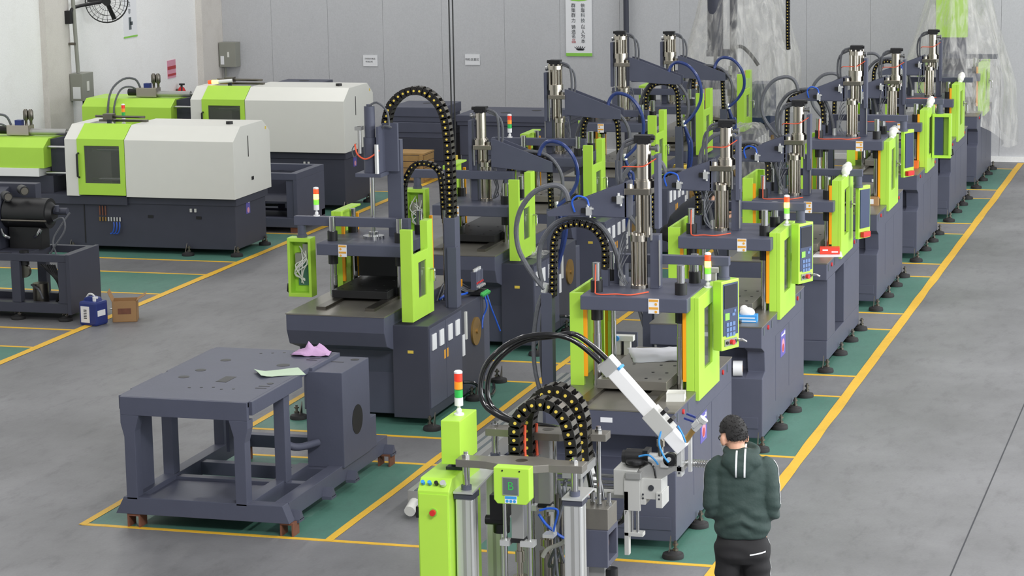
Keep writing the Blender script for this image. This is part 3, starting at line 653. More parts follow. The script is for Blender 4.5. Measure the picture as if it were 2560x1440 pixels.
# ------------------------------------------------------------------ bare welded table frame in the first left bay
t = thing('bare_machine_frame', 'unfinished charcoal table frame with cut holes, standing on rusty steel blocks', 'machine frame', (-4.5, 1.3, 0))
frame(1, -4.5, 1.3)
tp = part('table_top', MB().box(-5.2, -4.03, .02, 2.15, 1.1, 1.15), 'char', t, .004)
part('front_apron', MB().box(-5.2, -4.03, .0, .05, .99, 1.148), 'char', t, .004); part('side_apron', MB().box(-4.06, -4.0, .05, 1.2, 1.03, 1.148), 'char', t, .004); part('side_apron', MB().box(-4.06, -4.0, 1.45, 2.15, 1.03, 1.148), 'char', t, .004)
part('side_apron', MB().box(-5.23, -5.17, .05, 2.15, 1.03, 1.148), 'char', t, .004)
part('edge_strip', MB().box(-5.26, -5.2, .35, 1.0, 1.12, 1.14), 'char', t); part('edge_strip', MB().box(-5.26, -5.2, 1.1, 2.12, 1.12, 1.14), 'char', t)
for (x0, mir) in ((-5.2, 1), (-4.03, -1)):
    part('leg', MB().prism([(x0, .99), (x0+mir*.17, .99), (x0+mir*.13, .85), (x0+mir*.13, .25), (x0+mir*.03, .25), (x0+mir*.03, .8), (x0, .92)], 'y', .0, .12), 'char', t, .004)
    part('leg', MB().box(min(x0, x0+mir*.1), max(x0, x0+mir*.1), .82, .95, .25, 1.1), 'char', t, .004)
    part('leg', MB().box(min(x0, x0+mir*.1), max(x0, x0+mir*.1), 1.95, 2.1, .25, 1.1), 'char', t, .004)
part('side_plate', MB().box(-5.17, -5.14, .12, .5, .25, 1.1), 'char', t); part('inner_plate', MB().box(-4.75, -4.72, 1.2, 1.6, .4, 1.1), 'char', t)
part('front_beam', MB().prism([(-5.28, .12), (-3.68, .12), (-3.74, .27), (-5.2, .27)], 'y', .0, .13), 'char', t, .004)
part('floor_plate', MB().box(-5.1, -4.1, .13, .8, .2, .225), 'char', t)
for n_, bx in (('rail_beam', (-3.86, -3.73, .13, 2.62)), ('rail_beam', (-4.16, -4.05, .13, 1.45)), ('rail_beam', (-5.2, -5.08, .13, 2.5))): part(n_, MB().box(*bx, .12, .27), 'char', t, .004)
for yy in (.82, 1.36, 2.45): part('cross_beam', MB().box(-5.1, -3.8, yy, yy+.1, .13, .25), 'char', t, .004)
bxp = part('cabinet_box', MB().box(-4.06, -3.71, 1.42, 2.12, .25, 1.12), 'char', t, .005)
part('round_opening', MB().cyl((-3.712, 1.78, .62), (-3.707, 1.78, .62), .135, 28), 'black', bxp); part('top_opening', MB().vcyl(-3.8, 2.0, 1.118, 1.122, .04, 16).box(-3.98, -3.86, 1.86, 1.88, 1.118, 1.122), 'black', bxp)
part('tail_box', MB().box(-4.0, -3.72, 2.12, 2.3, .25, .55), 'char', t, .005)
part('bent_pipe', MB().tube([(-4.15, 1.1, .95), (-4.15, 1.1, .6), (-4.13, 1.12, .52), (-4.05, 1.2, .48), (-3.95, 1.4, .48)], .035, 10), 'char', t)
hl = MB()
for (a, b2, q) in ((-4.95, 1.15, .05), (-4.98, .85, .05), (-4.9, 1.6, .05), (-4.3, 1.5, .06), (-4.3, 1.08, .045), (-4.12, .75, .03)): hl.vcyl(a, b2, 1.149, 1.152, q, 18)
part('round_hole', hl, 'black', tp, label='row of round cut-outs')
h2 = MB()
for a in range(5): h2.vcyl(-4.75+.1*a, .45+.03*(a % 3), 1.149, 1.152, .014, 8).vcyl(-4.7+.1*a, 1.95+.04*(a % 3), 1.149, 1.152, .014, 8)
part('bolt_hole', h2, 'black', tp)
part('slot', MB().box(-4.62, -4.52, .72, .95, 1.149, 1.152), 'black', tp)
for k in range(4): part('slot', MB().box(-4.18, -4.08, .55+.08*k if k < 2 else 1.6+.08*k, .57+.08*k if k < 2 else 1.62+.08*k, 1.149, 1.152), 'black', tp)
for yy in (.18, .95, 1.55, 2.55): part('lug', MB().prism([(yy-.05, .12), (yy+.05, .12), (yy, .2)], 'x', -3.73, -3.64).box(-3.73, -3.64, yy-.06, yy+.06, .1, .125), 'char', t)
for (a, b2) in ((-5.12, .08), (-3.72, .1), (-3.72, 2.55), (-5.12, 2.45)):
    part('rusty_block', MB().box(a-.06, a+.06, b2-.07, b2+.07, .1, .118).box(a-.06, a-.045, b2-.07, b2+.07, 0, .1).box(a+.045, a+.06, b2-.07, b2+.07, 0, .1), 'rust', t)
frame()
pp = MB(); vs = []
for j in range(7):
    for i in range(9):
        x, y = -.2+.4*i/8, -.14+.28*j/6; vs.append((x, y, .006+.004*math.sin(i*.6+j*.5)+.03*max(0, (1.5-i)/2)))
pp.add(vs, [(j*9+i, j*9+i+1, (j+1)*9+i+1, (j+1)*9+i) for j in range(6) for i in range(8)])
o = solo('drawing_sheet', 'pale green sheet of paper lying on the bare table frame', 'paper', pp, 'gpaper', (-4.2, 1.17, 1.15), R(35)); o.modifiers.new('thick', 'SOLIDIFY').thickness = .003
cl = MB(); vs = []; random.seed(3)
for j in range(13):
    for i in range(17):
        x, y = -.2+.4*i/16, -.13+.26*j/12; e = max(abs(x)/.2, abs(y)/.13)
        vs.append((x*(1-.15*noise.noise((x*9, y*9, 1))), y*(1-.2*noise.noise((x*8, y*9, 5))), .006+max(0, (1-e))*.05+.075*max(0, noise.noise((x*13, y*13, 2)))*(1.2-e)))
cl.add([(x*.85, y*.85, z*1.5) for x, y, z in vs], [(j*17+i, j*17+i+1, (j+1)*17+i+1, (j+1)*17+i) for j in range(12) for i in range(16)], True)
o = solo('crumpled_cloth', 'crumpled lilac rag on the rear of the bare table frame', 'cloth', cl, 'cloth', (-4.22, 2.0, 1.15), R(10)); o.modifiers.new('thick', 'SOLIDIFY').thickness = .004

# ------------------------------------------------------------------ aluminium floor beam between the rows
t = thing('floor_beam', 'long grey aluminium beam lying on the floor between the two machine rows', 'beam', (-2.8, 3.2, 0))
frame(1, -2.8, 3.2)
part('beam_body', MB().box(-2.92, -2.68, .85, 5.8, .06, .24), 'alum', t, .004); part('top_groove', MB().box(-2.86, -2.83, .85, 5.8, .238, .243), 'ink2', t); part('top_groove', MB().box(-2.77, -2.74, .85, 5.8, .238, .243), 'ink2', t)
for yy in (1.0, 3.0, 5.0): part('beam_foot', MB().box(-2.98, -2.62, yy, yy+.1, 0, .06), 'char', t)
part('end_plug', MB().cyl((-2.86, .86, .13), (-2.86, .72, .09), .05, 12), 'cream', t); part('blue_connector', MB().cyl((-2.76, .85, .2), (-2.76, .77, .2), .022, 10), 'bluehose', t)
frame()

# ------------------------------------------------------------------ two-station dosing unit in the foreground
t = thing('silicone_dosing_unit', 'two-station dosing unit with lime cabinet, aluminium columns and B display', 'dosing unit', (-.95, -2.0, 0))
frame(1, -.95, -2.0)
part('base_plate', MB().box(-1.7, -.36, -2.78, -1.3, .05, .11), 'char', t, .004)
for a in (-1.6, -.46):
    for b2 in (-2.68, -1.4): part('castor', MB().vcyl(a, b2, 0, .05, .04, 12), 'black', t)
for st, yy, xo in (('B', -2.5, 0), ('A', -1.55, -.075)):
    tpp = part('cross_plate', MB().prism([(-1.35+xo, yy-.07), (-1.12+xo, yy-.08), (-1.0+xo, yy-.13), (-.76+xo, yy-.13), (-.66+xo, yy-.08), (-.42+xo, yy-.07), (-.42+xo, yy+.07), (-.66+xo, yy+.08), (-.76+xo, yy+.13), (-1.0+xo, yy+.13), (-1.12+xo, yy+.08), (-1.35+xo, yy+.07)], 'z', 1.385, 1.44), 'plate', t, .003)
    part('centre_hole', MB().vcyl(-.88+xo, yy, 1.4395, 1.4415, .045, 18), 'dsteel', tpp)
    for xx in (-1.295+xo, -.495+xo):
        if st == 'A' and xx > -1:
            rd = part('lift_rod', MB().vcyl(xx, yy, .9, 1.385, .018, 14), 'chrome', t); part('rod_nut', hexbolt(MB(), xx, yy, 1.44, .03, .045), 'chrome', rd); continue
        rd = part('lift_rod', MB().vcyl(xx, yy, 1.14, 1.385, .026, 14), 'chrome', t); part('rod_nut', hexbolt(MB(), xx, yy, 1.44, .03, .045), 'chrome', rd); part('rod_gland', MB().vcyl(xx, yy, 1.2, 1.24, .038, 14), 'char', rd)
        cm = MB().box(xx-.065, xx+.065, yy-.065, yy+.065, .11, 1.15)
        c_ = part('column', cm, 'alu', t, .012)
        part('column_groove', MB().box(xx-.012, xx+.012, yy-.068, yy-.063, .11, 1.15).box(xx+.063, xx+.068, yy-.012, yy+.012, .11, 1.15).box(xx+.045, xx+.05, yy-.067, yy-.063, .11, 1.15), 'alum', c_)
        part('column_cap', MB().box(xx-.072, xx+.072, yy-.072, yy+.072, 1.15, 1.19), 'chard', c_)
    part('lift_cylinder', MB().box(-.95+xo, -.86+xo, yy-.05, yy+.05, .88, 1.385), 'alum', t, .004); part('cylinder_end', MB().box(-.955+xo, -.855+xo, yy-.055, yy+.055, .85, .88), 'black', t)
    for xx in (-1.0+xo, -.82+xo): part('guide_rod', MB().vcyl(xx, yy-.04, .12, 1.4, .016, 12), 'chrome', t)
    part('guide_block', MB().box(-1.03+xo, -.96+xo, yy-.08, yy+.0, .83, .87).box(-.88+xo, -.78+xo, yy-.08, yy, .83, .87), 'alu', t)
    part('piston_rod', MB().vcyl(-.905+xo, yy, .12, .85, .022, 14).vcyl(-.905+xo, yy, .7, .78, .034, 14).vcyl(-.905+xo, yy, .55, .6, .05, 14).vcyl(-.905+xo, yy, .3, .5, .06, 16), 'steel', t)
part('tie_plate', MB().prism([(-1.37, -2.58), (-1.225, -2.58), (-1.295, -1.48), (-1.44, -1.48)], 'z', 1.19, 1.205), 'alu', t)
part('tie_plate', MB().box(-.57, -.42, -2.58, -2.25, 1.19, 1.205), 'alu', t)
# lime display head
hd = part('display_head', MB().prism([(-1.02, 1.21), (-.995, 1.18), (-.785, 1.18), (-.76, 1.21), (-.76, 1.44), (-1.02, 1.44)], 'y', -2.73, -2.62), 'lime', t, .006)
part('screen', MB().box(-.955, -.835, -2.735, -2.729, 1.245, 1.375), 'boxgrey', hd); part('screen_glass', MB().box(-.948, -.842, -2.737, -2.734, 1.252, 1.368), 'ink2', hd)
text('letter', 'B', .085, (-.895+.95, -2.738+2.0, 1.31), (R(90), 0, 0), 'green', hd)
part('button_sticker', MB().box(-.94, -.85, -2.733, -2.73, 1.188, 1.24), 'paper', hd); part('sticker_band', MB().box(-.937, -.853, -2.735, -2.732, 1.219, 1.238).cyl((-.922, -2.735, 1.203), (-.922, -2.731, 1.203), .011, 10).cyl((-.895, -2.735, 1.203), (-.895, -2.731, 1.203), .011, 10).cyl((-.868, -2.735, 1.203), (-.868, -2.731, 1.203), .011, 10), 'bluet', hd)
part('screw', MB().cyl((-.955, -2.735, 1.42), (-.955, -2.73, 1.42), .006, 8).cyl((-.83, -2.735, 1.42), (-.83, -2.73, 1.42), .006, 8), 'black', hd)
# lime cabinet
cb = part('lime_cabinet', MB().prism([(-2.66, .11), (-2.66, 1.22), (-2.58, 1.3), (-1.92, 1.3), (-1.92, .11)], 'x', -1.61, -1.375), 'lime', t, .008)
part('cabinet_door', MB().box(-1.6, -1.385, -2.668, -2.658, .14, 1.2), 'lime', cb, .003); part('door_latch', MB().box(-1.625, -1.605, -2.66, -2.62, 1.02, 1.1), 'black', cb)
part('stop_button', MB().cyl((-1.49, -2.665, 1.07), (-1.49, -2.7, 1.07), .022, 14), 'red', cb); part('stop_ring', MB().cyl((-1.49, -2.665, 1.07), (-1.49, -2.675, 1.07), .03, 14), 'wgreen', cb)
for k, (mt, q) in enumerate((('bluet', .014), ('bluet', .014), ('black', .014), ('alu', .022))):
    xx = -1.575+.05*k; part('gauge', MB().cyl((xx, -2.625, 1.265), (xx, -2.645, 1.285), q, 14), mt, cb)
part('cabinet_stand', MB().box(-1.47, -1.38, -2.3, -2.2, 1.3, 1.4).box(-1.5, -1.35, -2.34, -2.16, 1.3, 1.32), 'chard', t)
part('upper_box', MB().box(-1.505, -1.36, -2.42, -2.02, 1.36, 1.68), 'lime', t, .006)
signal(t, -1.43, -2.22, 1.68, False, 1.08)
part('power_plug', MB().cyl((-1.62, -2.0, 1.15), (-1.72, -2.02, 1.05), .04, 12), 'cream', t); part('cabinet_back_box', MB().box(-1.64, -1.6, -2.4, -1.9, .4, 1.2), 'chard', t)
# chains on top
chain('cable_chain', [(-1.08, 1.3), (-1.08, 1.4), (-1.08, 1.5), (-1.07, 1.59), (-1.01, 1.68), (-.93, 1.73), (-.84, 1.73), (-.76, 1.69), (-.7, 1.62), (-.67, 1.52), (-.655, 1.42), (-.65, 1.3)], .064, .088, .14, t, True, -1.95)
chain('cable_chain', [(-1.07, 1.24), (-1.07, 1.4), (-1.07, 1.49), (-1.05, 1.61), (-.98, 1.72), (-.89, 1.77), (-.8, 1.76), (-.71, 1.69), (-.66, 1.57), (-.65, 1.42), (-.64, 1.24)], .064, .088, .14, t, True, -1.66)
part('chain_shelf', MB().box(-1.14, -1.0, -2.02, -1.6, 1.2, 1.26).box(-.72, -.58, -2.02, -1.6, 1.2, 1.26), 'alum', t)
part('shelf_post', MB().box(-1.1, -1.05, -1.85, -1.78, .11, 1.2), 'alum', t); part('shelf_post', MB().box(-.68, -.63, -1.85, -1.78, .11, 1.2), 'alum', t)
part('red_cable', MB().tube([(-1.03, -1.9, 1.26), (-1.035, -1.9, 1.4), (-1.03, -1.9, 1.55)], .012, 6).tube([(-1.02, -1.63, 1.26), (-1.025, -1.63, 1.4), (-1.02, -1.63, 1.5)], .012, 6), 'redwire', t)
part('pump_motor', MB().box(-1.14, -1.03, -2.45, -2.2, .98, 1.16).vcyl(-1.1, -2.3, .85, .98, .06, 14).cyl((-1.2, -2.35, .95), (-1.03, -2.35, .95), .035, 12), 'black', t)
tn = MB()
for k in range(10):
    q = random.Random(k+40); a = q.uniform(-.78, -.6); b2 = q.uniform(-2.3, -1.7)
    tn.tube([(a, b2, .2+.04*k), (a+q.uniform(-.08, .08), b2+.03, .55), (a+q.uniform(-.08, .1), b2, .85), (a+q.uniform(-.06, .06), b2+.1, 1.15)], .013, 6)
part('hose_bundle', tn, 'hose', t)
rn = MB()
for (a, b2) in ((-.74, -2.1), (-.68, -2.2), (-.62, -2.05), (-.78, -1.9), (-.7, -1.75)): rn.vcyl(a, b2, .11, 1.1, .016, 10).vcyl(a, b2, .5, .62, .026, 10)
part('pipe_cluster', rn, 'dsteel', t)
part('air_hose', MB().tube([(-.8, -2.35, 1.04), (-.73, -2.35, 1.06), (-.66, -2.36, 1.05), (-.68, -2.37, .95), (-.69, -2.38, .9)], .009, 6).tube([(-.82, -2.3, 1.0), (-.75, -2.28, .9), (-.62, -2.2, .8), (-.57, -2.1, .95)], .011, 6), 'bluehose', t)
part('clear_tube', MB().tube([(-.58, -2.3, 1.08), (-.56, -2.32, .95), (-.62, -2.33, .82), (-.74, -2.35, .76), (-.78, -2.36, .7)], .016, 8), 'boxgrey', t)
part('valve_body', MB().box(-.76, -.68, -2.42, -2.32, .86, .885).vcyl(-.69, -2.36, .885, .95, .016, 8), 'alu', t)
# valve block at the right
vb = part('valve_block', MB().box(-.68, -.46, -1.72, -1.45, .74, .9), 'plate', t, .004)
for k in range(4): part('block_fitting', MB().vcyl(-.66+.06*k, -1.66+.05*(k % 2), .9, 1.0, .016, 10).vcyl(-.66+.06*k, -1.66+.05*(k % 2), .9, .93, .024, 6), 'chrome', vb)
part('red_lever', MB().beam((-.68, -1.7, .99), (-.6, -1.72, 1.01), .018, .012), 'redwire', vb)
part('pump_housing', MB().frame_plate('x', -.68, -.46, -1.74, -1.43, .46, .74, [(-1.7, -1.47, .5, .7)]).box(-.68, -.66, -1.72, -1.45, .48, .72), 'char', t, .003)
part('pump_support', MB().box(-.62, -.5, -1.68, -1.5, .11, .46), 'alum', t, .003); part('support_motor', MB().vcyl(-.47, -1.6, .2, .42, .05, 14), 'black', t)
part('red_core', MB().cyl((-.66, -1.58, .6), (-.5, -1.58, .6), .04, 12), 'rust', t)
BH = [(-.64, 1.89), (-.77, 2.01), (-.89, 2.08), (-1.05, 2.1), (-1.23, 2.07), (-1.39, 1.98), (-1.51, 1.84), (-1.54, 1.68), (-1.5, 1.56), (-1.39, 1.49), (-1.25, 1.45), (-1.02, 1.44), (-.87, 1.41), (-.74, 1.32), (-.68, 1.2), (-.64, 1.04), (-.62, .93)]
part('feed_hose', MB().tube([(x, -1.2-.35*(i/16), z) for i, (x, z) in enumerate(BH)], .021, 10, 4), 'bhose', t)
part('feed_hose', MB().tube([(x+(.035 if i < 9 else .05), -1.16-.3*(i/16), z-(.025 if i > 2 else -.02)) for i, (x, z) in enumerate(BH)], .021, 10, 4), 'bhose', t)
frame()

# ------------------------------------------------------------------ white take-out robot
t = thing('take_out_robot', 'white take-out robot with slanted linear arm reaching over the nearest machine', 'robot', (-.95, -.9, 0))
frame(1, -.95, -.9)
part('robot_column', MB().box(-1.3, -1.12, -.98, -.8, 0, .98).box(-1.4, -1.0, -1.1, -.65, 0, .05), 'alum', t, .005)
part('rail_beam', MB().box(-1.3, -.5, -.96, -.82, .78, .82), 'rgrey', t, .004)
for zz in (.86, .9, .95): part('rail_rod', MB().cyl((-1.15, -.95, zz), (-.48, -.95, zz), .014, 10), 'chrome', t)
part('rail_end_block', MB().box(-.86, -.78, -1.0, -.78, .78, 1.02), 'white', t, .015)
part('slide_bracket', MB().box(-.56, -.38, -1.16, -.86, .86, 1.06), 'rgrey', t, .006)
vr = part('vertical_rail', MB().box(-.475, -.35, -1.18, -1.15, .75, 1.0).box(-.475, -.44, -1.18, -1.12, .4, .9).box(-.475, -.33, -1.18, -1.1, .55, .58), 'rgrey', t, .003)
for xx in (-.42, -.375): part('guide_rod', MB().vcyl(xx, -1.16, .56, 1.02, .012, 10), 'chrome', vr)
part('rail_head', MB().box(-.46, -.34, -1.2, -1.1, 1.0, 1.05), 'alum', vr, .004)
cr = part('carriage_block', MB().box(-.35, -.19, -1.15, -.95, .84, 1.0).box(-.35, -.31, -1.17, -.95, .8, .84).box(-.23, -.18, -1.17, -.95, .78, .9), 'rgrey', t, .004)
part('carriage_bolt', MB().cyl((-.27, -1.15, .93), (-.27, -1.16, .93), .022, 12).cyl((-.33, -1.165, .88), (-.33, -1.172, .88), .008, 8).cyl((-.33, -1.165, .85), (-.33, -1.172, .85), .008, 8).cyl((-.205, -1.165, .88), (-.205, -1.172, .88), .008, 8).cyl((-.205, -1.165, .85), (-.205, -1.172, .85), .008, 8), 'ink', cr)
part('carriage_arm', MB().prism([(-.37, 1.0), (-.19, 1.0), (-.1, 1.06), (-.03, 1.06), (-.03, 1.1), (-.3, 1.1), (-.37, 1.06)], 'y', -1.12, -.98), 'alum', t, .003)
mo = part('servo_motor', MB().cyl((-.5, -.98, 1.12), (-.33, -.98, 1.12), .065, 18).cyl((-.53, -.98, 1.12), (-.5, -.98, 1.12), .05, 16).box(-.36, -.32, -1.05, -.92, 1.0, 1.19).lathe((-.41, -1.06, 1.09), [(.07, 0), (.075, .015), (.07, .03), (.03, .035)], 18), 'black', t)
part('gearbox', MB().cyl((-.32, -.98, 1.1), (-.2, -.98, 1.1), .06, 18).box(-.2, -.08, -1.03, -.93, 1.05, 1.16), 'alu', t)
part('pivot_pin', MB().vcyl(-.23, -1.0, 1.1, 1.36, .022, 12).vcyl(-.23, -1.0, 1.22, 1.27, .032, 12), 'steel', t)
A, B_ = Vector((-.60, -1.1, 1.85)), Vector((-.03, -1.1, 1.235))
ab = part('arm_beam', MB().beam(A, B_, .1, .105, (1, 0, 1)), 'white', t, .008)
dn = (B_-A).normalized(); nn = Vector((-dn.z, 0, dn.x))
part('arm_cover', MB().beam(A+nn*.053+dn*.05, B_+nn*.053-dn*.25, .075, .012, (1, 0, 1)), 'white', ab, .003)
part('arm_head', MB().beam(A-dn*.05, A+dn*.06, .12, .125, (1, 0, 1)), 'alu', ab, .004); part('arm_carriage', MB().beam(A+dn*.46, A+dn*.68, .13, .13, (1, 0, 1)), 'rgrey', ab, .006)
part('arm_clip', MB().beam(A+dn*.52+nn*.08, A+dn*.55+nn*.08, .1, .05, (1, 0, 1)).beam(A+dn*.6+nn*.08, A+dn*.63+nn*.08, .1, .05, (1, 0, 1)), 'black', ab)
part('arm_tie', MB().beam(A+dn*.06+nn*.06, A+dn*.08+nn*.06, .12, .02, (1, 0, 1)), 'bluet', ab)
vp = part('wrist_plate', MB().box(-.08, -.04, -1.12, -1.02, 1.02, 1.32).box(.0, .025, -1.08, -1.04, 1.05, 1.36), 'alu', t, .003)
part('wrist_bolt', MB().cyl((-.06, -1.12, 1.05), (-.06, -1.127, 1.05), .008, 8).cyl((-.06, -1.12, 1.1), (-.06, -1.127, 1.1), .008, 8).cyl((-.06, -1.12, 1.28), (-.06, -1.127, 1.28), .008, 8), 'ink', vp)
part('wrist_gripper', MB().cyl((-.13, -1.08, 1.15), (-.13, -1.14, 1.15), .05, 16).cyl((-.13, -1.14, 1.15), (-.13, -1.155, 1.15), .03, 14), 'black', t); part('gripper_fitting', MB().cyl((-.13, -1.15, 1.16), (-.13, -1.17, 1.16), .018, 10).box(-.2, -.14, -1.14, -1.1, 1.09, 1.13), 'alu', t)
part('swivel_valve', MB().cyl((-.02, -1.1, 1.29), (.06, -1.1, 1.4), .022, 10), 'brass', t)
part('valve_nozzle', MB().cyl((.05, -1.1, 1.385), (.12, -1.1, 1.46), .026, 10).cyl((.05, -1.13, 1.42), (.09, -1.13, 1.46), .02, 10).cyl((.11, -1.1, 1.45), (.13, -1.1, 1.475), .036, 12), 'alu', t)
part('blue_lever', MB().beam((-.02, -1.12, 1.475), (.06, -1.12, 1.45), .02, .014), 'bluecan', t); part('blue_lever', MB().beam((-.0, -1.12, 1.51), (.07, -1.12, 1.485), .02, .014), 'bluecan', t)
part('air_hose', MB().tube([(-.18, -1.15, 1.4), (-.2, -1.18, 1.3), (-.17, -1.18, 1.2), (-.13, -1.17, 1.14)], .008, 6).tube([(-.06, -1.15, 1.42), (-.02, -1.17, 1.36), (-.0, -1.16, 1.3)], .008, 6).tube([(-.38, -1.08, 1.15), (-.3, -1.1, 1.17), (-.24, -1.1, 1.12), (-.22, -1.08, 1.06)], .008, 6), 'bluet', t)
part('black_lead', MB().tube([(-.33, -1.1, 1.12), (-.26, -1.13, 1.1), (-.24, -1.12, 1.0)], .008, 6).tube([(-.75, -1.0, .7), (-.62, -1.1, .62), (-.5, -1.15, .66), (-.46, -1.16, .75)], .022, 8), 'bhose', t)
sp = MB().cyl((-.04, -1.0, 1.1), (.42, -1.0, 1.1), .02, 10)
for k in range(22): sp.cyl((-.02+.02*k, -1.0, 1.1), (-.011+.02*k, -1.0, 1.1), .03, 10)
part('screw_conveyor', sp, 'chrome', t)
frame()

# ------------------------------------------------------------------ horizontal injection machines at the left wall
def horizontal(label, X1, Yf, dzb, wob, extra):
    t = thing('horizontal_injection_machine', label, 'machine', (X1-2.4, Yf+.7, 0), 0, 'white and lime horizontal injection machines')
    frame(1, 2.4*-1, .7); Q = dzb
    part('base', MB().box(-5.3, -.06, .12, 1.25, .09, .74+Q).box(-5.3, -1.7, .06, 1.25, .7+Q, .83+Q), 'chard', t, .006)
    part('clamp_base', MB().box(-1.72, -.03, .1, 1.28, .72+Q, .83+Q), 'chard', t, .004)
    part('panel_gap', MB().box(-2.42, -2.405, .114, .12, .13, .72+Q), 'black', t)
    for (x, y) in ((-.05, .1), (-.05, 1.15), (-.78, .05), (-2.6, .05), (-4.0, .05)): foot(t, x, y)
    prof = [(0, .83+Q), (0, 1.65+Q), (.27, 1.84+Q), (1.1, 1.84+Q), (1.36, 1.66+Q), (1.36, .83+Q)]
    cv = part('clamp_cover', MB().prism(prof, 'x', -1.68, 0), 'cream', t, .006)
    part('cover_slot', MB().box(-.002, .004, .52, .54, 1.38+Q, 1.68+Q), 'black', cv); part('cover_latch', MB().box(-.002, .005, .62, .7, 1.03+Q, 1.08+Q), 'black', cv)
    part('cover_knob', MB().vcyl(-.28, .55, 1.84+Q, 1.88+Q, .05, 16), 'black', cv); part('yellow_tag', MB().box(-.002, .004, 1.18, 1.22, 1.7+Q, 1.74+Q), 'yel', cv)
    part('end_cover', MB().prism(prof, 'x', -2.62, -2.42), 'cream', t, .006)
    # lime sliding door with window
    dr = part('sliding_door', MB().frame_plate('y', -.012, .012, -2.42, -1.685, .85+Q, 1.66+Q, [(-2.31, -1.76, 1.02+Q, 1.56+Q)]).prism([(-.012, 1.65+Q), (.27, 1.85+Q), (.3, 1.85+Q), (.3, 1.82+Q), (.012, 1.63+Q)], 'x', -2.42, -1.685), 'lime', t, .003)
    part('window_pane', MB().box(-2.32, -1.75, .0, .004, 1.01+Q, 1.57+Q), 'glass', dr)
    part('door_handle', MB().tube([(-2.4, -.01, 1.45+Q), (-2.4, -.06, 1.44+Q), (-2.4, -.06, 1.12+Q), (-2.4, -.01, 1.1+Q)], .016, 8, 1), 'black', dr)
    part('mould_platen', MB().box(-2.38, -2.0, .22, 1.15, .85+Q, 1.6+Q), 'plate', t, .004); part('moving_platen', MB().box(-1.86, -1.7, .2, 1.15, .85+Q, 1.6+Q), 'chard', t, .004)
    for (y, z) in ((.25, 1.05), (.25, 1.48), (1.0, 1.48)): part('tie_bar', MB().cyl((-2.3, y, z+Q), (-1.7, y, z+Q), .04, 12), 'chrome', t)
    part('rear_wall', MB().box(-2.42, -1.68, 1.2, 1.36, .83+Q, 1.66+Q), 'cream', t)
    part('top_rail', MB().cyl((-2.35, .5, 1.93+Q), (-1.55, .45, 1.93+Q), .018, 8).box(-2.2, -2.05, .42, .54, 1.89+Q, 1.97+Q).box(-2.35, -1.6, .6, .68, 1.84+Q, 1.87+Q), 'dsteel', t)
    part('rail_stand', MB().box(-2.15, -2.1, .45, .5, 1.6+Q, 1.9+Q), 'chard', t)
    if extra == 'lit':
        sgp = part('signal_tower', MB().cyl((-2.35, .35, 1.9+Q), (-2.05, .4, 1.92+Q), .03, 12), 'white', t)
        part('amber_lens', MB().cyl((-2.38, .345, 1.9+Q), (-2.28, .36, 1.905+Q), .033, 12), 'lensy', sgp); part('red_lens', MB().cyl((-2.44, .335, 1.895+Q), (-2.385, .344, 1.9+Q), .032, 12), 'lensr2', sgp)
    else:
        part('tower_post', MB().vcyl(-2.1, .9, 1.6+Q, 1.78+Q, .02, 8), 'chard', t); signal(t, -2.1, .9, 1.78+Q, False, .95)
    # injection side
    ip = [(.12, 1.2+Q), (.12, 1.5+Q), (.3, 1.62+Q), (1.0, 1.62+Q), (1.15, 1.5+Q), (1.15, 1.2+Q)]
    ic = part('injection_cover', MB().prism(ip, 'x', -4.6, -3.02), 'lime', t, .006)
    part('skirt', MB().box(-4.6, -3.1, .1, 1.15, 1.08+Q, 1.2+Q), 'white', t, .004); part('injection_sled', MB().box(-4.6, -2.95, .25, 1.1, .83+Q, 1.08+Q), 'chard', t)
    part('nose_housing', MB().prism([(-3.02, 1.6+Q), (-2.7, 1.66+Q), (-2.66, 1.45+Q), (-2.7, 1.1+Q), (-3.02, 1.05+Q)], 'y', .35, 1.0), 'chard', t, .004)
    for z in (1.5, 1.12): part('guide_rod', MB().cyl((-3.05, .25, z+Q), (-2.6, .25, z+Q), .022, 10), 'chrome', t)
    part('hydraulic_motor', MB().cyl((-3.95, .55, 1.7+Q), (-3.78, .55, 1.7+Q), .06, 14), 'black', t)
    part('gear_block', MB().box(-3.78, -3.42, .46, .64, 1.63+Q, 1.78+Q), 'steel', t, .006); part('barrel', MB().cyl((-3.42, .55, 1.68+Q), (-2.85, .55, 1.68+Q), .05, 14).cyl((-2.85, .55, 1.68+Q), (-2.75, .55, 1.68+Q), .02, 10), 'alum', t)
    for x in (-3.5, -3.42): part('accumulator', MB().lathe((x, .55, 1.78+Q), [(.02, 0), (.02, .06), (.04, .09), (.04, .2), (.02, .23)], 12), 'dsteel', t)
    part('blue_valve', MB().box(-3.66, -3.56, .5, .6, 1.78+Q, 1.85+Q), 'bluecan', t)
    part('oil_hose', MB().tube([(-3.72, .5, 1.78+Q), (-3.78, .45, 1.92+Q), (-3.95, .35, 1.93+Q), (-4.1, .2, 1.75+Q), (-4.12, .08, 1.4+Q), (-4.1, .08, 1.1+Q)], .018, 8), 'hose', t)
    part('oil_hose', MB().tube([(-3.76, .52, 1.72+Q), (-3.85, .42, 1.8+Q), (-3.98, .3, 1.76+Q), (-4.02, .12, 1.5+Q), (-4.0, .08, 1.15+Q)], .016, 8), 'hose', t)
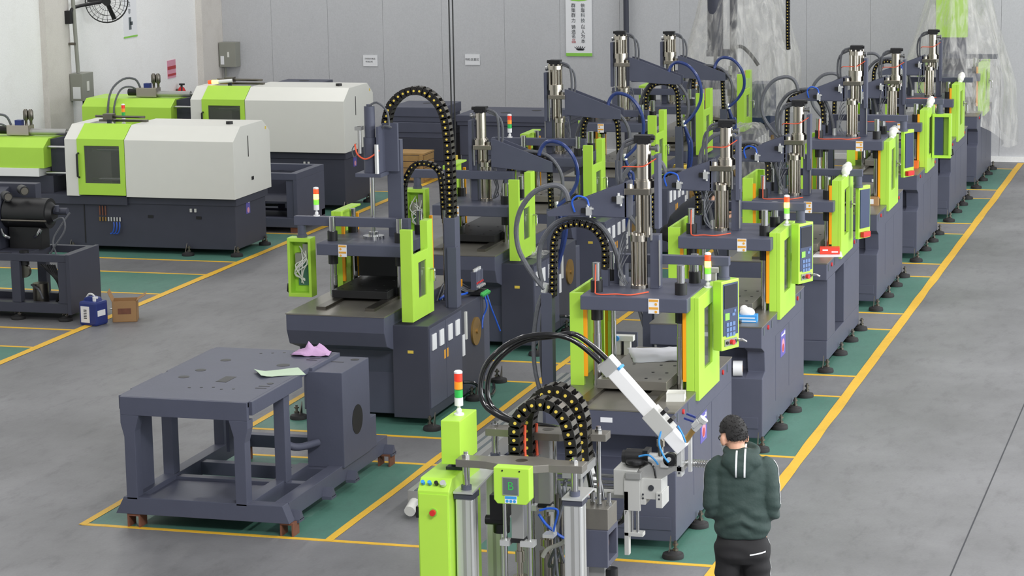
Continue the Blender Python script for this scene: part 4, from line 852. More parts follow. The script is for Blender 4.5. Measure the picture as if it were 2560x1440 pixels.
    # cooling connectors on the base
    for k in range(8):
        x = -2.16+.045*k
        part('water_fitting', MB().vcyl(x, .1, .46+Q, .52+Q, .012, 6), 'brass' if k < 3 else 'alu', t)
        if k < 3: part('red_hose', MB().vcyl(x, .105, .54+Q, .68+Q, .011, 6), 'rust', t)
        elif k > 4: part('blue_hose', MB().tube([(x, .08, .45+Q), (x+.01, .06, .38+Q), (x-.02, .07, .3+Q), (x-.06, .08, .28+Q)], .009, 6), 'bluehose', t)
    for x in (-1.35, -.6): part('grip_hole', MB().box(x-.06, x+.02, .112, .121, .52+Q, .56+Q), 'black', t)
    part('white_clip', MB().box(-.75, -.72, .1, .12, .62+Q, .67+Q).box(-.68, -.65, .1, .12, .62+Q, .67+Q), 'wwire', t)
    ps = part('safety_poster', MB().box(-.062, -.055, .52, .66, .55+Q, .74+Q), 'violet', t); part('poster_title', MB().box(-.056, -.053, .6, .64, .7+Q, .73+Q), 'paper', ps); part('poster_figure', MB().cyl((-.056, .59, .6+Q), (-.052, .59, .6+Q), .04, 12), 'pink', ps)
    frame(); return t
horizontal('horizontal machine with big white cover and unlit signal tower, nearer the camera', -9.8, 13.4, 0., 0, 'tower')
horizontal('horizontal machine with white cover and glowing lamp, farther back by the wall box', -9.8, 17.85, .11, 0, 'lit')

# ------------------------------------------------------------------ open pump base at far left
t = thing('open_pump_base', 'dark unfinished machine base with black oil tank and exposed hoses', 'machine base', (-10.7, 9.0, 0))
frame(1, -10.7, 9.0)
part('end_panel', MB().box(-9.98, -9.93, 8.48, 9.32, .09, .838), 'chard', t, .004)
part('top_rim', MB().frame_plate('z', .74, .83, -11.9, -9.98, 8.5, 9.3, [(-10.55, -10.06, 8.58, 9.22)]), 'chard', t, .004)
for x in (-10.08, -10.72, -11.6):
    for y in (8.5, 9.2): part('leg', MB().box(x-.02, x+.1, y-.004, y+.104, .225, .738), 'chard', t, .004)
part('bottom_frame', MB().box(-11.9, -9.985, 8.5, 8.62, .1, .22).box(-11.9, -9.985, 9.18, 9.3, .1, .22).box(-11.9, -9.985, 8.625, 9.175, .11, .14), 'chard', t, .004)
for (x, y) in ((-10.05, 8.55), (-10.7, 8.55), (-10.05, 9.25), (-11.5, 8.55)): foot(t, x, y, 1, .1)
part('oil_tank', MB().cyl((-11.0, 9.0, 1.27), (-10.42, 9.0, 1.27), .19, 28).cyl((-10.42, 9.0, 1.27), (-10.36, 9.0, 1.27), .15, 24, .1), 'black', t)
part('tank_cradle', MB().box(-10.95, -10.5, 8.9, 9.1, .83, 1.1), 'black', t); part('tank_strap', MB().cyl((-11.0, 8.8, 1.2), (-10.38, 8.8, 1.2), .014, 8), 'dsteel', t)
part('tank_fitting', MB().cyl((-10.36, 9.0, 1.3), (-10.18, 9.0, 1.3), .045, 12).cyl((-10.3, 8.95, 1.38), (-10.3, 8.95, 1.3), .03, 10), 'chard', t)
part('end_casting', MB().box(-11.5, -10.66, 9.1, 9.25, .83, 1.62).prism([(8.6, .83), (9.15, .83), (9.15, 1.6), (8.9, 1.52)], 'x', -11.2, -11.02), 'chard', t, .006)
for (x, z) in ((-10.98, 1.5), (-10.75, 1.58)): 
    bb = part('tie_bar_stub', MB().cyl((x, 8.9, z), (x+.12, 8.75, z), .06, 16), 'black', t); part('stub_face', MB().cyl((x+.12, 8.75, z), (x+.126, 8.742, z), .045, 14), 'dsteel', bb)
tn = MB()
for k in range(7):
    tn.tube([(-10.45+.03*k, 8.75, .66), (-10.35+.03*k, 8.68, .62-.02*k), (-10.2+.012*k, 8.66, .48), (-10.17, 8.68, .3+.01*k), (-10.25, 8.72, .2)], .014, 6)
part('hose_bundle', tn, 'black', t)
part('clear_hose', MB().tube([(-10.3, 8.85, 1.2), (-10.15, 8.8, 1.25), (-10.12, 8.78, 1.1), (-10.25, 8.75, .9), (-10.35, 8.75, .75)], .012, 6).tube([(-10.1, 8.9, 1.3), (-10.2, 8.85, 1.15), (-10.3, 8.8, .95), (-10.22, 8.75, .76)], .012, 6).tube([(-10.6, 8.75, .4), (-10.45, 8.65, .36), (-10.4, 8.65, .25)], .014, 6), 'hose', t)
part('filter', MB().cyl((-10.6, 8.56, .6), (-10.6, 8.62, .6), .08, 16).vcyl(-10.5, 8.8, .14, .42, .1, 16), 'dsteel', t); part('elbow_fitting', MB().tube([(-11.0, 8.8, 1.08), (-10.95, 8.76, 1.02), (-10.88, 8.78, .98)], .022, 8).tube([(-10.55, 8.8, 1.0), (-10.48, 8.76, 1.04), (-10.45, 8.78, 1.1)], .022, 8), 'chrome', t)
part('cross_pipe', MB().cyl((-11.6, 8.55, .8), (-10.75, 8.55, .8), .035, 12).vcyl(-10.6, 8.6, .68, .86, .06, 12), 'black', t); part('blue_cap', MB().vcyl(-11.05, 8.6, .2, .34, .06, 12), 'bluecan', t)
frame()
# jerrycan and carton
t = thing('jerrycan', 'blue plastic oil can with white label and white cap', 'oil can', (-9.6, 8.42, 0), R(-12))
part('can_body', MB().box(-.13, .13, -.12, .12, 0, .3), 'bluecan', t, .03); part('can_neck', MB().prism([(-.11, .29), (.11, .29), (.09, .34), (-.02, .36), (-.1, .33)], 'y', -.05, .05), 'bluecan', t, .01)
part('cap', MB().vcyl(.06, -.03, .3, .35, .035, 12), 'white', t); part('handle', MB().tube([(-.1, 0, .32), (-.06, 0, .37), (.0, 0, .37), (.03, 0, .33)], .013, 8), 'wwire', t)
lb = part('label', MB().box(-.1, .03, -.124, -.12, .04, .24), 'paper', t); kk = MB()
for k in range(6): kk.box(-.055, -.01, -.126, -.124, .09+.02*k, .1+.02*k)
part('barcode', kk, 'ink', lb); part('side_sticker', MB().box(.13, .134, -.09, .06, .12, .19), 'paper', t)
t = thing('open_carton', 'open brown cardboard box behind the blue oil can', 'carton', (-9.33, 8.75, 0), R(20))
part('box_wall', MB().box(-.15, .15, -.13, -.125, 0, .26).box(-.15, .15, .125, .13, 0, .26).box(-.15, -.145, -.13, .13, 0, .26).box(.145, .15, -.13, .13, 0, .26).box(-.15, .15, -.13, .13, 0, .005), 'card', t)
part('flap', MB().beam((-.15, 0, .26), (-.2, 0, .38), .26, .005, (1, 0, 0)), 'card', t); part('flap', MB().beam((.15, 0, .26), (.26, 0, .33), .26, .005, (0, 0, 1)), 'card', t)
part('print', MB().box(-.08, .08, -.133, -.13, .1, .17), 'rust', t)
solo('paper_scrap', 'white paper scrap on the floor behind the cardboard box', 'paper', MB().prism([(-.1, -.08), (.12, -.06), (.14, .05), (-.06, .1)], 'z', 0, .004), 'paper', (-9.75, 9.45, .005))

# open-top base behind the white machine
t = thing('open_top_base', 'empty dark open-top machine base between the two white machines', 'machine base', (-10.3, 16.2, 0))
frame(1, -10.3, 16.2)
part('top_rim', MB().frame_plate('z', .8, .9, -11.6, -9.78, 15.7, 16.85, [(-11.5, -9.9, 15.8, 16.75)]), 'char', t, .004); part('end_panel', MB().box(-9.84, -9.78, 15.7, 16.85, .12, .8), 'char', t, .004)
for x in (-9.9, -10.45, -11.5):
    for y in (15.72, 16.72): part('leg', MB().box(x-.06, x+.06, y, y+.1, .12, .8), 'char', t, .004)
part('bottom_frame', MB().box(-11.6, -9.78, 15.7, 15.85, .08, .22).box(-11.6, -9.78, 16.7, 16.85, .08, .22).box(-11.6, -9.8, 15.85, 16.7, .14, .18), 'char', t, .004)
part('inner_shell', MB().box(-11.5, -9.9, 16.7, 16.75, .45, .8).box(-11.5, -9.9, 15.85, 16.7, .42, .45), 'chard', t)
for (x, y) in ((-9.85, 15.78), (-9.85, 16.78), (-11.5, 15.78)): part('block', MB().box(x-.06, x+.06, y-.06, y+.06, 0, .08), 'rust', t)
frame()

# ------------------------------------------------------------------ stacked castings at the back
def slab(label, x0, x1, y0, y1, z0, z1, holes=0, mt='char'):
    t = thing('machine_casting', label, 'casting', ((x0+x1)/2, (y0+y1)/2, z0), 0, 'dark castings stored by the back wall'); frame(1, (x0+x1)/2, (y0+y1)/2, z0)
    part('slab', MB().box(x0, x1, y0, y1, z0+(z1-z0)*.35, z1), mt, t, .01); part('lower_rim', MB().box(x0+.02, x1-.02, y0+.02, y1-.02, z0, z0+(z1-z0)*.35), mt, t, .004)
    for k in range(holes): part('round_opening', MB().vcyl(x0+(x1-x0)*(k+.7)/(holes+.4), y0+(y1-y0)*(.35 if k % 2 else .65), z1-.001, z1+.002, .09, 16), 'black', t)
    frame()
slab('topmost dark casting of the tall pile by the back wall', -10.75, -9.75, 22.6, 23.7, .9, 1.16, 1)
slab('middle dark casting of the tall pile by the back wall', -10.78, -9.72, 22.58, 23.72, .62, .895)
slab('lowest dark casting of the tall pile, on the floor by the back wall', -10.7, -9.75, 22.6, 23.7, 0, .615, 0, 'chard')
slab('upper long casting with round cut-outs, right of the tall pile', -9.6, -7.6, 22.9, 24.3, .82, 1.0, 4)
slab('lower long casting on the floor, right of the tall pile', -9.55, -7.65, 22.95, 24.25, 0, .815, 0)
slab('dark casting seen over the white cover of the farther horizontal machine', -13.4, -12.5, 23.6, 24.5, 0, 1.45, 1)
t = thing('wooden_crate', 'small wooden crate on the floor in front of the casting pile', 'crate', (-9.95, 21.6, 0))
for k in range(4): part('plank', MB().box(-.26, .26, -.28, -.26, .04+.11*k, .14+.11*k), 'wood', t, .004); part('plank', MB().box(.26, .28, -.26, .26, .04+.11*k, .14+.11*k), 'wood', t, .004)
part('crate_lid', MB().box(-.28, .28, -.28, .28, .48, .51), 'wood', t, .004)
for x in (-.24, .2): part('batten', MB().box(x, x+.06, -.3, -.28, 0, .48), 'wood', t, .003); part('runner', MB().box(x, x+.06, -.28, .28, 0, .04), 'wood', t)

# ------------------------------------------------------------------ wall fittings
t = thing('mounted_fan', 'black wall-mounted fan with wire guard at upper left', 'fan', (-15.2, 19.2, 2.98)); frame(1, -15.2, 19.2, 2.98)
part('wall_bracket', MB().box(-15.24, -15.12, 19.14, 19.26, 2.86, 3.08), 'black', t, .006); part('fan_arm', MB().tube([(-15.15, 19.2, 3.0), (-15.12, 19.28, 3.12), (-15.0, 19.6, 3.16), (-14.95, 19.95, 3.17)], .03, 10), 'black', t)
c = Vector((-14.9, 20.1, 3.17)); n_ = Vector((.5, -.86, -.08)).normalized(); a = Vector((.86, .5, 0)).normalized(); b_ = n_.cross(a)
gd = MB()
for rad, off in ((.36, 0), (.3, .06), (.22, .09), (.14, .1), (.36, -.06), (.25, -.1)):
    gd.tube([c+n_*off+(a*math.cos(q)+b_*math.sin(q))*rad for q in [2*math.pi*i/32 for i in range(33)]], .004 if rad < .36 else .008, 5, 1)
for i in range(24):
    q = 2*math.pi*i/24; d = a*math.cos(q)+b_*math.sin(q); gd.tube([c+n_*.1+d*.06, c+n_*.09+d*.22, c+d*.36, c-n_*.1+d*.25], .0025, 4, 1)
part('wire_guard', gd, 'black', t); part('fan_motor', MB().cyl(c-n_*.12, c+n_*.02, .07, 16), 'black', t)
for i in range(3):
    q = 2*math.pi*i/3+.9; d = a*math.cos(q)+b_*math.sin(q); e = n_.cross(d)
    part('fan_blade', MB().obox(c+d*.19, d*.14, (e+n_*.4)*.035, (n_-e*.4)*.003), 'black', t)
frame()
t = thing('junction_box', 'grey electrical box on the white pillar below the wall fan', 'electrical box', (-15.22, 19.4, 1.78)); frame(1, -15.22, 19.4, 1.78)
part('box_body', MB().box(-15.21, -14.98, 19.2, 19.62, 1.56, 2.02), 'boxgrey', t, .006); part('box_label', MB().box(-15.16, -15.02, 19.194, 19.2, 1.6, 1.8), 'paper', t); part('lock_plate', MB().box(-14.98, -14.972, 19.36, 19.44, 1.72, 1.88), 'cream', t)
part('drop_cable', MB().tube([(-15.1, 19.45, 1.56), (-15.12, 19.5, 1.3), (-15.14, 19.55, .6), (-15.15, 19.58, .1)], .02, 8), 'ink', t)
frame()
t = thing('conduit_pipe', 'grey vertical pipe running up the white pillar behind the fan', 'pipe', (-15.1, 19.3, 2.03)); frame(1, -15.1, 19.3, 2.03)
part('pipe', MB().cyl((-15.1, 19.3, 2.03), (-15.17, 19.2, 6.5), .035, 10), 'boxgrey', t); part('pipe_clamp', MB().box(-15.21, -15.1, 19.22, 19.34, 2.5, 2.54), 'dsteel', t); frame()
t = thing('electrical_cabinet', 'grey-brown electrical cabinet on the back wall beside the corner', 'electrical box', (-15.0, 25.6, 1.8)); frame(1, -15.0, 25.6, 1.8)
part('box_body', MB().box(-15.18, -14.84, 25.45, 25.69, 1.57, 2.04), 'boxgrey', t, .006); part('box_label', MB().box(-15.15, -15.08, 25.443, 25.45, 1.62, 1.78), 'paper', t); part('lock_plate', MB().box(-15.01, -14.97, 25.443, 25.45, 1.76, 1.86), 'cream', t)
part('conduit', MB().vcyl(-15.12, 25.6, .1, 1.57, .025, 8), 'boxgrey', t); frame()
t = thing('hanging_poster', 'narrow lavender poster with green foot strip on the white wall', 'poster', (-15.32, 21.88, 2.43)); frame(1, -15.32, 21.88, 2.43)
part('sheet', MB().box(-15.33, -15.322, 21.6, 22.16, 2.44, 3.6), 'paper', t); part('foot_strip', MB().box(-15.322, -15.32, 21.6, 22.16, 2.42, 2.45), 'wgreen', t)
part('ink_drawing', MB().box(-15.322, -15.319, 21.82, 21.92, 2.56, 2.78).box(-15.322, -15.319, 21.88, 21.98, 2.64, 2.7), 'ink2', t); frame()
for k, ch in enumerate('以质量求生存'): text('character', ch, .1, (.003, -.02, 1.1-.13*k), (R(90), 0, R(90)), 'ink2', t)
t = thing('fire_notice', 'small red and pale notice above the fire extinguisher', 'sign', (-15.32, 23.56, 1.54)); frame(1, -15.32, 23.56, 1.54)
part('board', MB().box(-15.33, -15.32, 23.38, 23.74, 1.54, 1.87), 'pink', t); part('red_band', MB().box(-15.321, -15.317, 23.38, 23.74, 1.7, 1.76).box(-15.321, -15.317, 23.38, 23.74, 1.58, 1.62), 'redink', t); frame()
t = thing('fire_extinguisher', 'red fire extinguisher hanging on the white wall', 'extinguisher', (-15.22, 23.74, .98)); frame(1, -15.22, 23.74, .98)
part('tank', MB().lathe((-15.22, 23.74, .98), [(.05, 0), (.075, .02), (.078, .05), (.078, .3), (.05, .36), (.025, .38)], 16), 'red', t); part('valve_head', MB().vcyl(-15.22, 23.74, 1.36, 1.4, .02, 8).box(-15.26, -15.16, 23.72, 23.76, 1.39, 1.42).tube([(-15.2, 23.72, 1.38), (-15.16, 23.62, 1.34), (-15.16, 23.6, 1.15), (-15.17, 23.62, 1.0)], .014, 6), 'black', t)
part('label', MB().cyl((-15.22, 23.74, 1.1), (-15.22, 23.74, 1.2), .0795, 16), 'sticky', t); part('hanger', MB().box(-15.33, -15.26, 23.72, 23.76, 1.28, 1.32), 'dsteel', t); frame()
# banner with characters
t = thing('hanging_banner', 'tall pale banner with two columns of characters and lime foot strip', 'banner', (-8.08, 25.69, 1.81)); frame(1, -8.08, 25.69, 1.81)
part('sheet', MB().box(-8.33, -7.83, 25.68, 25.69, 1.81, 3.2), 'paper', t); part('foot_strip', MB().box(-8.33, -7.83, 25.675, 25.681, 1.81, 1.87), 'wgreen', t)
part('green_arch', MB().prism([(-8.29, 2.86), (-8.2, 2.83), (-8.08, 2.82), (-7.96, 2.83), (-7.87, 2.86), (-7.83, 3.2), (-8.33, 3.2)], 'y', 25.676, 25.681), 'wgreen', t)
lo = MB()
for q in (-.8, -.5, -.2, .1, .4, .75): lo.prism([(-8.06+q*.06-.012, 1.93), (-8.06+q*.06+.012, 1.93), (-8.06+q*.13+.004, 2.0-.02*abs(q)), (-8.06+q*.13-.008, 2.0-.02*abs(q))], 'y', 25.676, 25.681)
lo.prism([(-8.14, 1.94), (-8.1, 1.915), (-8.0, 1.915), (-7.97, 1.94)], 'y', 25.676, 25.681)
part('lotus', lo, 'ink', t); frame()
zr = [2.85-q/134.6-1.81 for q in (15, 27, 39, 52, 68, 80, 91, 103)]
for k, ch in enumerate('群策群力铸造名品'): text('character', ch, .085, (-.1, -.016, zr[k]), (R(90), 0, 0), 'redink' if k == 7 else 'ink', t)
for k, ch in enumerate('依靠科技以人为本'): text('character', ch, .085, (.08, -.016, zr[k]), (R(90), 0, 0), 'ink2' if k in (2, 3) else 'ink', t)
text('comma', '，', .07, (.09, -.016, 2.85-60/134.6-1.81), (R(90), 0, 0), 'ink', t)
t = thing('notice_board', 'white notice with two small lines of text on the grey wall', 'sign', (-12.19, 25.69, 1.6)); frame(1, -12.19, 25.69, 1.6)
part('board', MB().box(-12.33, -12.04, 25.685, 25.695, 1.59, 1.8), 'paper', t); frame(); text('writing', '已检验合格品', .036, (0, -.006, .13), (R(90), 0, 0), 'ink', t); text('writing', '存放区域', .036, (-.02, -.006, .075), (R(90), 0, 0), 'ink', t)
t = thing('notice_board', 'white notice with one bold line of text, nearer the banner', 'sign', (-10.16, 25.69, 1.63)); frame(1, -10.16, 25.69, 1.63)
part('board', MB().box(-10.3, -10.01, 25.685, 25.695, 1.63, 1.83), 'paper', t); frame(); text('writing', '待检放置区', .055, (0, -.006, .1), (R(90), 0, 0), 'ink', t)
t = thing('conduit_pipe', 'thin dark vertical pipe on the back wall right of the banner', 'pipe', (-7.16, 25.6, 0))
part('pipe', MB().vcyl(0, 0, 0, 7.4, .05, 10), 'chard', t)
for z in (1, 3, 5): part('clamp', MB().box(-.08, .08, -.03, .1, z, z+.05), 'dsteel', t)
t = thing('hoist_pendant', 'pair of thin black hoist cables hanging down behind the arched chain', 'cables', (-7.06, 15, 0))
for x in (-.03, .03): part('cable', MB().tube([(x, 0, 7.4), (x*.9, 0, 3), (x*.7, 0, 1.3)], .012, 6), 'black', t)
part('pendant_box', MB().box(-.05, .05, -.03, .03, 1.1, 1.32), 'yel', t, .008)

# ------------------------------------------------------------------ plastic covered machines at the row ends
def covered(label, X0, Y0, s, kind):
    t = machine(label, X0, Y0, s, dict(pz=1.8, inj=False, panel=None, poster=False)); cx, cy = -.98, 1.4; frame(s, cx, cy)
    if kind == 'M':
        part('tall_guard', MB().box(-1.32, -.8, 1.9, 2.1, 2.33, 4.0), 'lime', t, .006); part('guard_column', MB().box(-1.3, -.82, 1.92, 2.08, 1.15, 2.33), 'char', t)
    else:
        part('carriage_column', MB().box(-1.35, -1.25, 1.4, 1.55, 1.8, 3.15), 'chard', t, .01); part('wrapped_cylinder', MB().vcyl(-1.02, 1.35, 2.25, 3.3, .13, 14).vcyl(-1.02, 1.35, 1.8, 2.25, .03, 10).box(-1.25, -.9, 1.2, 1.5, 2.2, 2.3), 'chard', t)
        part('feed_hose', MB().tube([(-1.3, 1.3, 2.3), (-1.45, 1.3, 2.36), (-1.6, 1.3, 2.25), (-1.75, 1.3, 2.05)], .03, 8), 'black', t); part('cabinet_guard', MB().box(-1.95, -1.6, 1.3, 1.8, 1.1, 1.75), 'keys', t, .006)
        chain('cable_chain', [(-2.2, 3.6), (-2.2, 3.0), (-2.2, 2.5), (-2.21, 2.3)], .05, .06, .08, t, False, 1.5)
    # film: loft with deep vertical folds
    rows, n = 22, 96; vs = []
    for j in range(rows+1):
        q = j/rows
        for i in range(n):
            th = 2*math.pi*i/n; ca, sa = math.cos(th), math.sin(th)
            if kind == 'M':
                z = 3.9-q*2.75-(.65*max(0, ca)**2*q*q if ca > 0 else 0); rx = .28+.62*min(1, q*1.35)**1.1; ry = .3+.85*q; ox = -.92+.02*q
            else:
                z = 4.1-q*2.85; rx = .3+.62*min(1, q*1.5)**.8; ry = .3+.8*q; ox = -1.35
            fold = 1+(.03+.07*q)*math.sin(th*7+2.2*noise.noise((th*1.3, q*2, 1)))+.05*noise.noise((ca*4, sa*4, q*5))+.02*math.sin(th*19+q*4)
            vs.append((ox+rx*fold*ca, 1.75+ry*fold*sa, z+.03*noise.noise((ca*5, sa*5, 3))))
    fm = MB().add(vs, [(j*n+i, (j+1)*n+i, (j+1)*n+(i+1) % n, j*n+(i+1) % n) for j in range(rows) for i in range(n)], True)
    part('plastic_film', fm, 'film', t, label='wrinkled transparent plastic film')
    if kind == 'N':
        vs = []; n = 28
        for j in range(n+1):
            for i in range(n+1):
                a, b2 = -1+2*i/n, -1+2*j/n; e = max(abs(a), abs(b2))
                vs.append((-1.75+a*.6, .2+b2*.6, max(.05, 1.2-1.0*max(0, e-.4)/.6+.1*noise.noise((a*3, b2*3, 1))+.06*noise.noise((a*8, b2*8, 3)))))
        part('loose_film', MB().add(vs, [(j*(n+1)+i, j*(n+1)+i+1, (j+1)*(n+1)+i+1, (j+1)*(n+1)+i) for j in range(n) for i in range(n)], True), 'film', t)
    frame(); return t
covered('plastic-wrapped machine with tall lime guard at the end of the right row', 0, P_*6, 1, 'M')
covered('plastic-wrapped machine with grey cylinder at the end of the left row', -5.65, 20.2, -1, 'N')
# ------------------------------------------------------------------ small things on the machine tables
TZ = 1.17
t = thing('white_tray', 'white square plastic tray on the table of the nearest machine', 'tray', (-.52, .78, TZ), R(8))
part('tray_wall', MB().box(-.07, .07, -.07, .07, 0, .006).box(-.075, .075, -.075, -.068, 0, .07).box(-.075, .075, .068, .075, 0, .07).box(-.075, -.068, -.075, .075, 0, .07).box(.068, .075, -.075, .075, 0, .07), 'cream', t, .002)
t = thing('tissue_box', 'blue and white tissue box on the second machine of the right row', 'tissue box', (-.62, 4.25, TZ), R(5))
part('carton', MB().box(-.1, .1, -.06, .06, 0, .07), 'bluet', t, .004); part('tissue', MB().ball((.0, 0, .09), .075, .05, .05).ball((-.03, .0, .12), .04, .03, .04), 'tissue', t)
part('print_band', MB().box(-.09, .09, -.0615, -.06, .01, .02).box(-.07, .08, -.0615, -.06, .04, .05), 'paper', t)
t = thing('paper_pad', 'white paper under the red box on the open-frame machine', 'paper', (-.53, 8.25, TZ), R(12)); part('sheet', MB().box(-.17, .17, -.17, .17, 0, .006), 'paper', t)
t = thing('red_box', 'small red and white box lying on the white paper', 'box', (-.5, 8.28, TZ+.007), R(10)); part('carton', MB().box(-.11, .11, -.05, .05, 0, .075), 'redbox', t, .003); part('print_band', MB().box(-.08, -.02, -.0515, -.05, .04, .055).box(.02, .09, -.0515, -.05, .02, .035), 'paper', t)
t = thing('small_carton', 'small brown carton with white label on the fourth right-row machine', 'carton', (-.62, 12.12, TZ), 0); part('carton_body', MB().box(-.1, .1, -.07, .07, 0, .1), 'card', t, .003); part('carton_label', MB().box(-.03, .04, -.0715, -.07, .02, .08), 'paper', t)
t = thing('orange_box', 'small orange box on the table of the fifth right-row machine', 'box', (-.58, 15.72, TZ), 0); part('box_body', MB().box(-.07, .07, -.06, .06, 0, .09), 'orangebox', t, .003); part('box_lid', MB().box(-.072, .072, -.062, .062, .09, .1), 'orangebox', t)
t = thing('tape_roll', 'white roll of tape standing on the ledge of the second right-row machine', 'tape roll', (-.68, 4.09, .665), R(10)); part('roll', MB().cyl((-.045, 0, .075), (.045, 0, .075), .075, 22), 'paper', t); part('core', MB().cyl((.045, 0, .075), (.047, 0, .075), .035, 18), 'card', t)
vs = []; n = 14
for j in range(n+1):
    for i in range(n+1):
        a, b2 = -1+2*i/n, -1+2*j/n; vs.append((a*.26*(1+.15*noise.noise((b2*2, a, 0))), b2*.3*(1+.15*noise.noise((a*2, b2, 7))), .003+.02*max(0, noise.noise((a*2.5, b2*2.5, 2)))))
o = solo('white_cloth', 'white paper sheet spread on the mould plate of the nearest machine', 'sheet', MB().add(vs, [(j*(n+1)+i, j*(n+1)+i+1, (j+1)*(n+1)+i+1, (j+1)*(n+1)+i) for j in range(n) for i in range(n)], True), 'gsheet', (-.95, 2.02, TZ+.112), R(20)); o.modifiers.new('thick', 'SOLIDIFY').thickness = .003

vs = []; n = 18
for j in range(n+1):
    for i in range(n+1):
        a, b2 = -1+2*i/n, -1+2*j/n; e = max(abs(a), abs(b2)); vs.append((a*.15*(1+.2*noise.noise((b2*2, a, 3))), b2*.26*(1+.2*noise.noise((a*2, b2, 9))), .004+max(0, 1-e)*(.07+.12*noise.noise((a*4, b2*4, 2)))+.02*abs(noise.noise((a*9, b2*9, 6)))))
o = solo('crumpled_plastic', 'crumpled clear plastic bag on the cabinet of the third left-row machine', 'plastic bag', MB().add(vs, [(j*(n+1)+i, j*(n+1)+i+1, (j+1)*(n+1)+i+1, (j+1)*(n+1)+i) for j in range(n) for i in range(n)], False), 'film', (-3.99, 8.5, 1.022))
t = thing('cable_coil', 'coil of yellow cable on the cabinet of the fifth left-row machine', 'cable', (-3.98, 16.15, 1.022))
for k in range(4): part('turn', MB().tube([((.13-.008*k)*math.cos(q), (.13-.008*k)*math.sin(q), .012+.018*k) for q in [2*math.pi*i/20 for i in range(21)]], .01, 6, 1), 'yel', t)

# ------------------------------------------------------------------ people
from mathutils.bvhtree import BVHTree
def fuse(name, mb, mt, voxel, smooth=6):
    """one continuous skin from overlapping closed volumes"""
    me = bpy.data.meshes.new(name); me.from_pydata(mb.v, [], mb.f)
    bm = bmesh.new(); bm.from_mesh(me); bmesh.ops.remove_doubles(bm, verts=bm.verts, dist=1e-5); bmesh.ops.recalc_face_normals(bm, faces=bm.faces); bm.to_mesh(me); bm.free()
    o = bpy.data.objects.new(name, me); COL.objects.link(o)
    r = o.modifiers.new('r', 'REMESH'); r.mode = 'VOXEL'; r.voxel_size = voxel
    q = o.modifiers.new('s', 'SMOOTH'); q.factor = .5; q.iterations = smooth
    bpy.context.view_layer.update()
    m2 = bpy.data.meshes.new_from_object(o.evaluated_get(bpy.context.evaluated_depsgraph_get())); bpy.data.objects.remove(o)
    m2.materials.clear(); m2.materials.append(MATS[mt]); m2.polygons.foreach_set('use_smooth', [True]*len(m2.polygons)); return m2
def put(name, me, parent):
    o = bpy.data.objects.new(name, me); COL.objects.link(o); o.parent = parent; return o
def loft(mb, rings, n=28, sq=2.4):
    """rings: (centre, half width along side, half depth, side vec, depth vec)"""
    vs = []
    for c, a, b, sv, dv in rings:
        for i in range(n):
            t = 2*math.pi*i/n; ct, st = math.cos(t), math.sin(t)
            x = a*math.copysign(abs(ct)**(2/sq), ct); y = b*math.copysign(abs(st)**(2/sq), st)
            vs.append(Vector(c)+Vector(sv)*x+Vector(dv)*y)
    k = len(rings)
    mb.add(vs, [(j*n+i, j*n+(i+1) % n, (j+1)*n+(i+1) % n, (j+1)*n+i) for j in range(k-1) for i in range(n)]+[tuple(range(n))[::-1], tuple(range((k-1)*n, k*n))], True)
    return mb
def hand(mb, w, d, up, side):
    """palm with five bent fingers; w wrist, d forward, up back of hand, side thumb side"""
    w, d, up, side = Vector(w), Vector(d).normalized(), Vector(up).normalized(), Vector(side).normalized()
    loft(mb, [(w-d*.02, .026, .019, side, up), (w+d*.03, .036, .017, side, up), (w+d*.085, .042, .014, side, up), (w+d*.097, .038, .01, side, up)], 14)
    for k, ln in enumerate((.07, .078, .072, .055)):
        r = w+d*.085+side*(.03-.02*k); a = r+d*ln*.45-up*.012; b = a+d*ln*.3-up*.03; c = b-up*.03-d*.004
        mb.tube([r-d*.02, r, a, b, c], lambda t: .0095-.003*t, 8, 2)
    r = w+d*.03+side*.03; mb.tube([r, r+side*.02+d*.025-up*.01, r+side*.022+d*.055-up*.025], lambda t: .011-.003*t, 8, 2)
def ribbon(name, pts_dirs, tree, wd, mt, parent, side):
    """flat band laid on a garment: cast each point onto it"""
    vs = []; ok = 0
    for p, d in pts_dirs:
        for sg in (-.5, .5):
            q = Vector(p)+Vector(side)*wd*sg; h = tree.ray_cast(q, Vector(d))
            if h[0] is None: h = (vs[-2] if len(vs) > 1 else q, None)
            vs.append(Vector(h[0])-Vector(d)*.004)
    n = len(pts_dirs); frame()
    return part(name, MB().add(vs, [(2*i, 2*i+1, 2*i+3, 2*i+2) for i in range(n-1)]), mt, parent)
